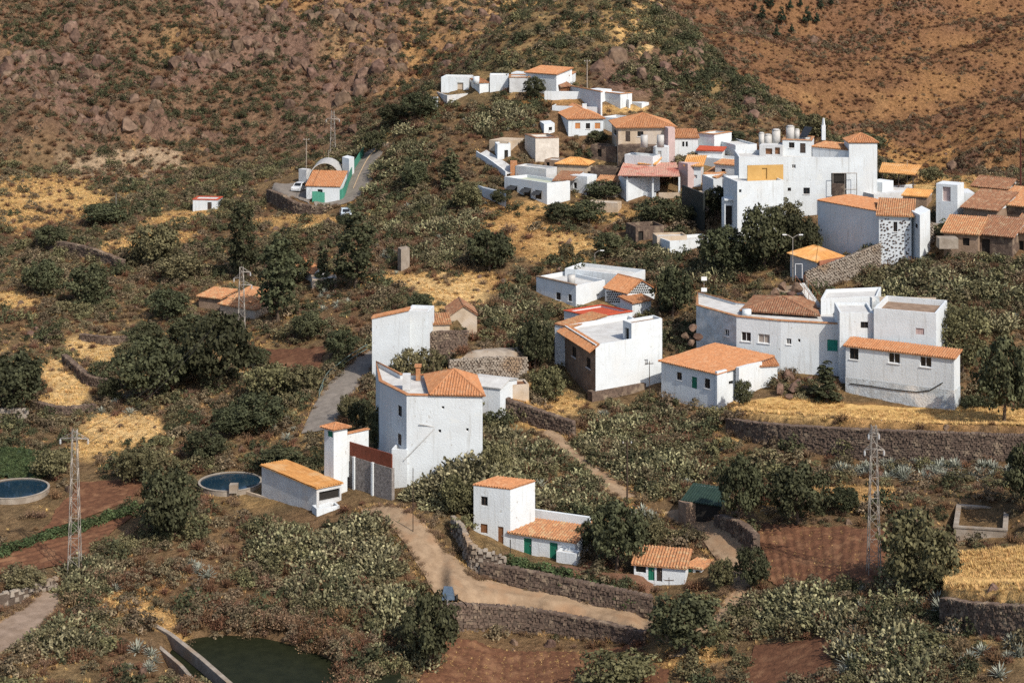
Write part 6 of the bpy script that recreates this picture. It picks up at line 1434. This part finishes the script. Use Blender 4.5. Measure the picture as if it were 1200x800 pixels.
go('scrub', 'dark', NEAR * bare * patch2 ** 2 * 1.4 + 1.6 * CROWN * patch2 + 3.0 * CROWN * (PXG > 760), 7500, .35, 2.0, 'dark low scrub in patches over the slopes', 'scrub')
go('scrub', 'olive', NEAR * bare * patch ** 2 + 1.6 * CROWN * patch, 7000, .35, 1.9, 'olive low scrub in patches over the slopes', 'scrub')
go('scrub', 'brown', NEAR * (bare + .15) * (1 - patch2) + .25 * CROWN, 7000, .4, 1.1, 'rust-brown dry scrub over the slopes', 'scrub')
go('scrub', 'dry', NEAR * (bare + .2) * (.3 + patch2) + .3 * CROWN, 9000, .4, 1.0, 'pale dry twiggy scrub over the slopes', 'scrub')
go('cactus_scrub', 'pear', NEAR * bare * np.clip(patch * 1.6 - .5, 0, 1) + .8 * CROWN * patch, 1500, .5, 1.2, 'scattered small prickly pears over the slopes', 'scrub')
go('grass', 'straw', NEAR * np.clip(GRASS * 1.2 - .1, 0, 1) + .12 * NEAR * bare + .3 * CROWN * GRASS, 26000, .5, 1.15, 'dry straw-coloured grass in tufts over the slopes', 'grass', .6)
# mountainsides
go('mountain_scrub', 'grey', HILL_L * (.5 + patch) * (1 - .35 * ROCK), 19000, .3, 1.2, 'grey-green scrub over the left mountainside', 'scrub')
go('mountain_scrub', 'dark', HILL_L * np.clip(.5 - 3 * fbm(XG * .02, DG * .03, 3, 171), 0, 1) ** 2 * (1 - .5 * ROCK), 5000, .4, 1.6, 'dark scrub over the left mountainside', 'scrub')
go('mountain_scrub', 'brown', HILL_L * (.5 + patch2) * (1 - .2 * ROCK), 13000, .5, 1.3, 'brown dry scrub over the left mountainside', 'scrub')
go('mountain_grass', 'straw', HILL_L * GRASS, 7000, .8, 1.7, 'straw grass over the left mountainside', 'grass')
go('mountain_scrub', 'grey', HILL_R * (.05 + np.clip(-STREAK * 6 - .2, 0, 1.5)), 8000, .3, 1.2, 'grey scrub over the right mountainside', 'scrub')
go('mountain_scrub', 'brown', HILL_R * (.45 + np.clip(.5 - STREAK * 4, 0, 1.5)), 24000, .3, 1.0, 'rust-brown scrub over the right mountainside', 'scrub')
go('mountain_grass', 'straw', HILL_R * (GRASS + .15), 7000, .5, 1.1, 'straw grass over the right mountainside', 'grass')
# meadows
def meadow(k, n):
    p = SHEETS[k]; xs = [v[0] for v in p]; ys = [v[1] for v in p]; x = RNG.uniform(min(xs), max(xs), n); y = RNG.uniform(min(ys), max(ys), n); ok = inside(p, x, y) & allowed(x, y, .5, .2, False)
    scatter('meadow_grass', 'straw', x[ok], y[ok], RNG.uniform(.5, 1.1, int(ok.sum())), 'tall dry yellow grass of the meadow', 'grass')
meadow(7, 6000); meadow(8, 7000)
# stones and clods
UNIT['rock'] = RM[:3]
go('loose_stones', 'rock', NEAR * (.3 + ROCK) + HILL_L * (.3 + 2.5 * ROCK) + HILL_R * (.2 + ROCK) + CROWN * (.5 + 2 * ROCK), 7000, .12, .9, 'loose grey stones over the slopes', 'stones', .5, 3.5)
def litter(k, n, u, s0, s1, nm, lb, cat):
    p = SHEETS[k]; xs = [v[0] for v in p]; ys = [v[1] for v in p]; x = RNG.uniform(min(xs), max(xs), n); y = RNG.uniform(min(ys), max(ys), n); ok = inside(p, x, y)
    scatter(nm, u, x[ok], y[ok], RNG.uniform(s0, s1, int(ok.sum())), lb, cat)
PEARM = np.zeros_like(ZT)
for rg, wh in PEARS: PEARM = np.maximum(PEARM, blob(rg[0], rg[1], rg[2] * 1.25, rg[3] * 1.25) * (DG < 380))
go('undergrowth', 'dark', PEARM, 900, .5, 1.5, 'dark undergrowth between the prickly pears', 'scrub')
go('undergrowth', 'olive', PEARM, 900, .5, 1.5, 'olive undergrowth between the prickly pears', 'scrub')
go('undergrowth', 'brown', PEARM, 900, .6, 1.5, 'rusty dry undergrowth between the prickly pears', 'scrub')
go('undergrowth', 'dry', PEARM, 800, .6, 1.6, 'pale dry undergrowth between the prickly pears', 'scrub')
go('undergrowth', 'agave', PEARM, 160, .5, 1.0, 'young agaves between the prickly pears', 'scrub')
go('crags', 'rock', (HILL_L + .5 * CROWN * (DG > 355)) * ROCK ** 2, 1000, .4, 2.6, 'angular reddish crags breaking out of the mountainside', 'rocks', .1, 1.6)
go('crags', 'rock', HILL_R * ROCK ** 2, 70, .8, 2.2, 'dark crags breaking out of the right mountainside', 'rocks', .1, 1.8)
shore = np.clip(1 - np.abs(blob(296, 778, 112, 50, 8, 1.0, 0.0) - .5) * 2.6, 0, 1) * (DG < 190) * (PXG > 215)
go('bank_plants', 'dry', shore, 260, .7, 1.5, 'dry reeds along the pond bank', 'scrub'); go('bank_plants', 'brown', shore, 260, .7, 1.5, 'rusty weeds along the pond bank', 'scrub'); go('bank_plants', 'grey', shore, 160, .7, 1.4, 'grey bushes along the pond bank', 'scrub')
vx, vy = [], []
for c in TRACKS:
    d = np.gradient(c[:, :2], axis=0); d /= np.linalg.norm(d, axis=1)[:, None] + 1e-9; nn2 = np.stack([-d[:, 1], d[:, 0]], 1)
    for k in range(5):
        for sg in (-1, 1):
            q = c[:, :2] + nn2 * (sg * (c[:, 2] * .5 + RNG.uniform(-.35, .55, len(c))))[:, None] + d * RNG.uniform(-.5, .5, len(c))[:, None]; vx.append(q[:, 0]); vy.append(q[:, 1])
vx, vy = np.concatenate(vx), np.concatenate(vy); half = RNG.random(len(vx)) < .5
scatter('verge_grass', 'straw', vx[half], vy[half], RNG.uniform(.3, .9, int(half.sum())), 'dry grass along the verges of tracks and roads', 'grass')
half2 = ~half & (RNG.random(len(vx)) < .4); scatter('verge_weeds', 'dry', vx[half2], vy[half2], RNG.uniform(.2, .6, int(half2.sum())), 'dry weeds along the verges of tracks and roads', 'weeds')
litter(6, 900, 'crop', .3, .6, 'crop_rows', 'dark green crop leaves at the left edge', 'crop')
litter(0, 2600, 'straw', .2, .5, 'stubble', 'pale stubble in the ploughed field', 'stubble'); litter(1, 700, 'straw', .25, .5, 'stubble', 'pale stubble in the right-hand field', 'stubble')
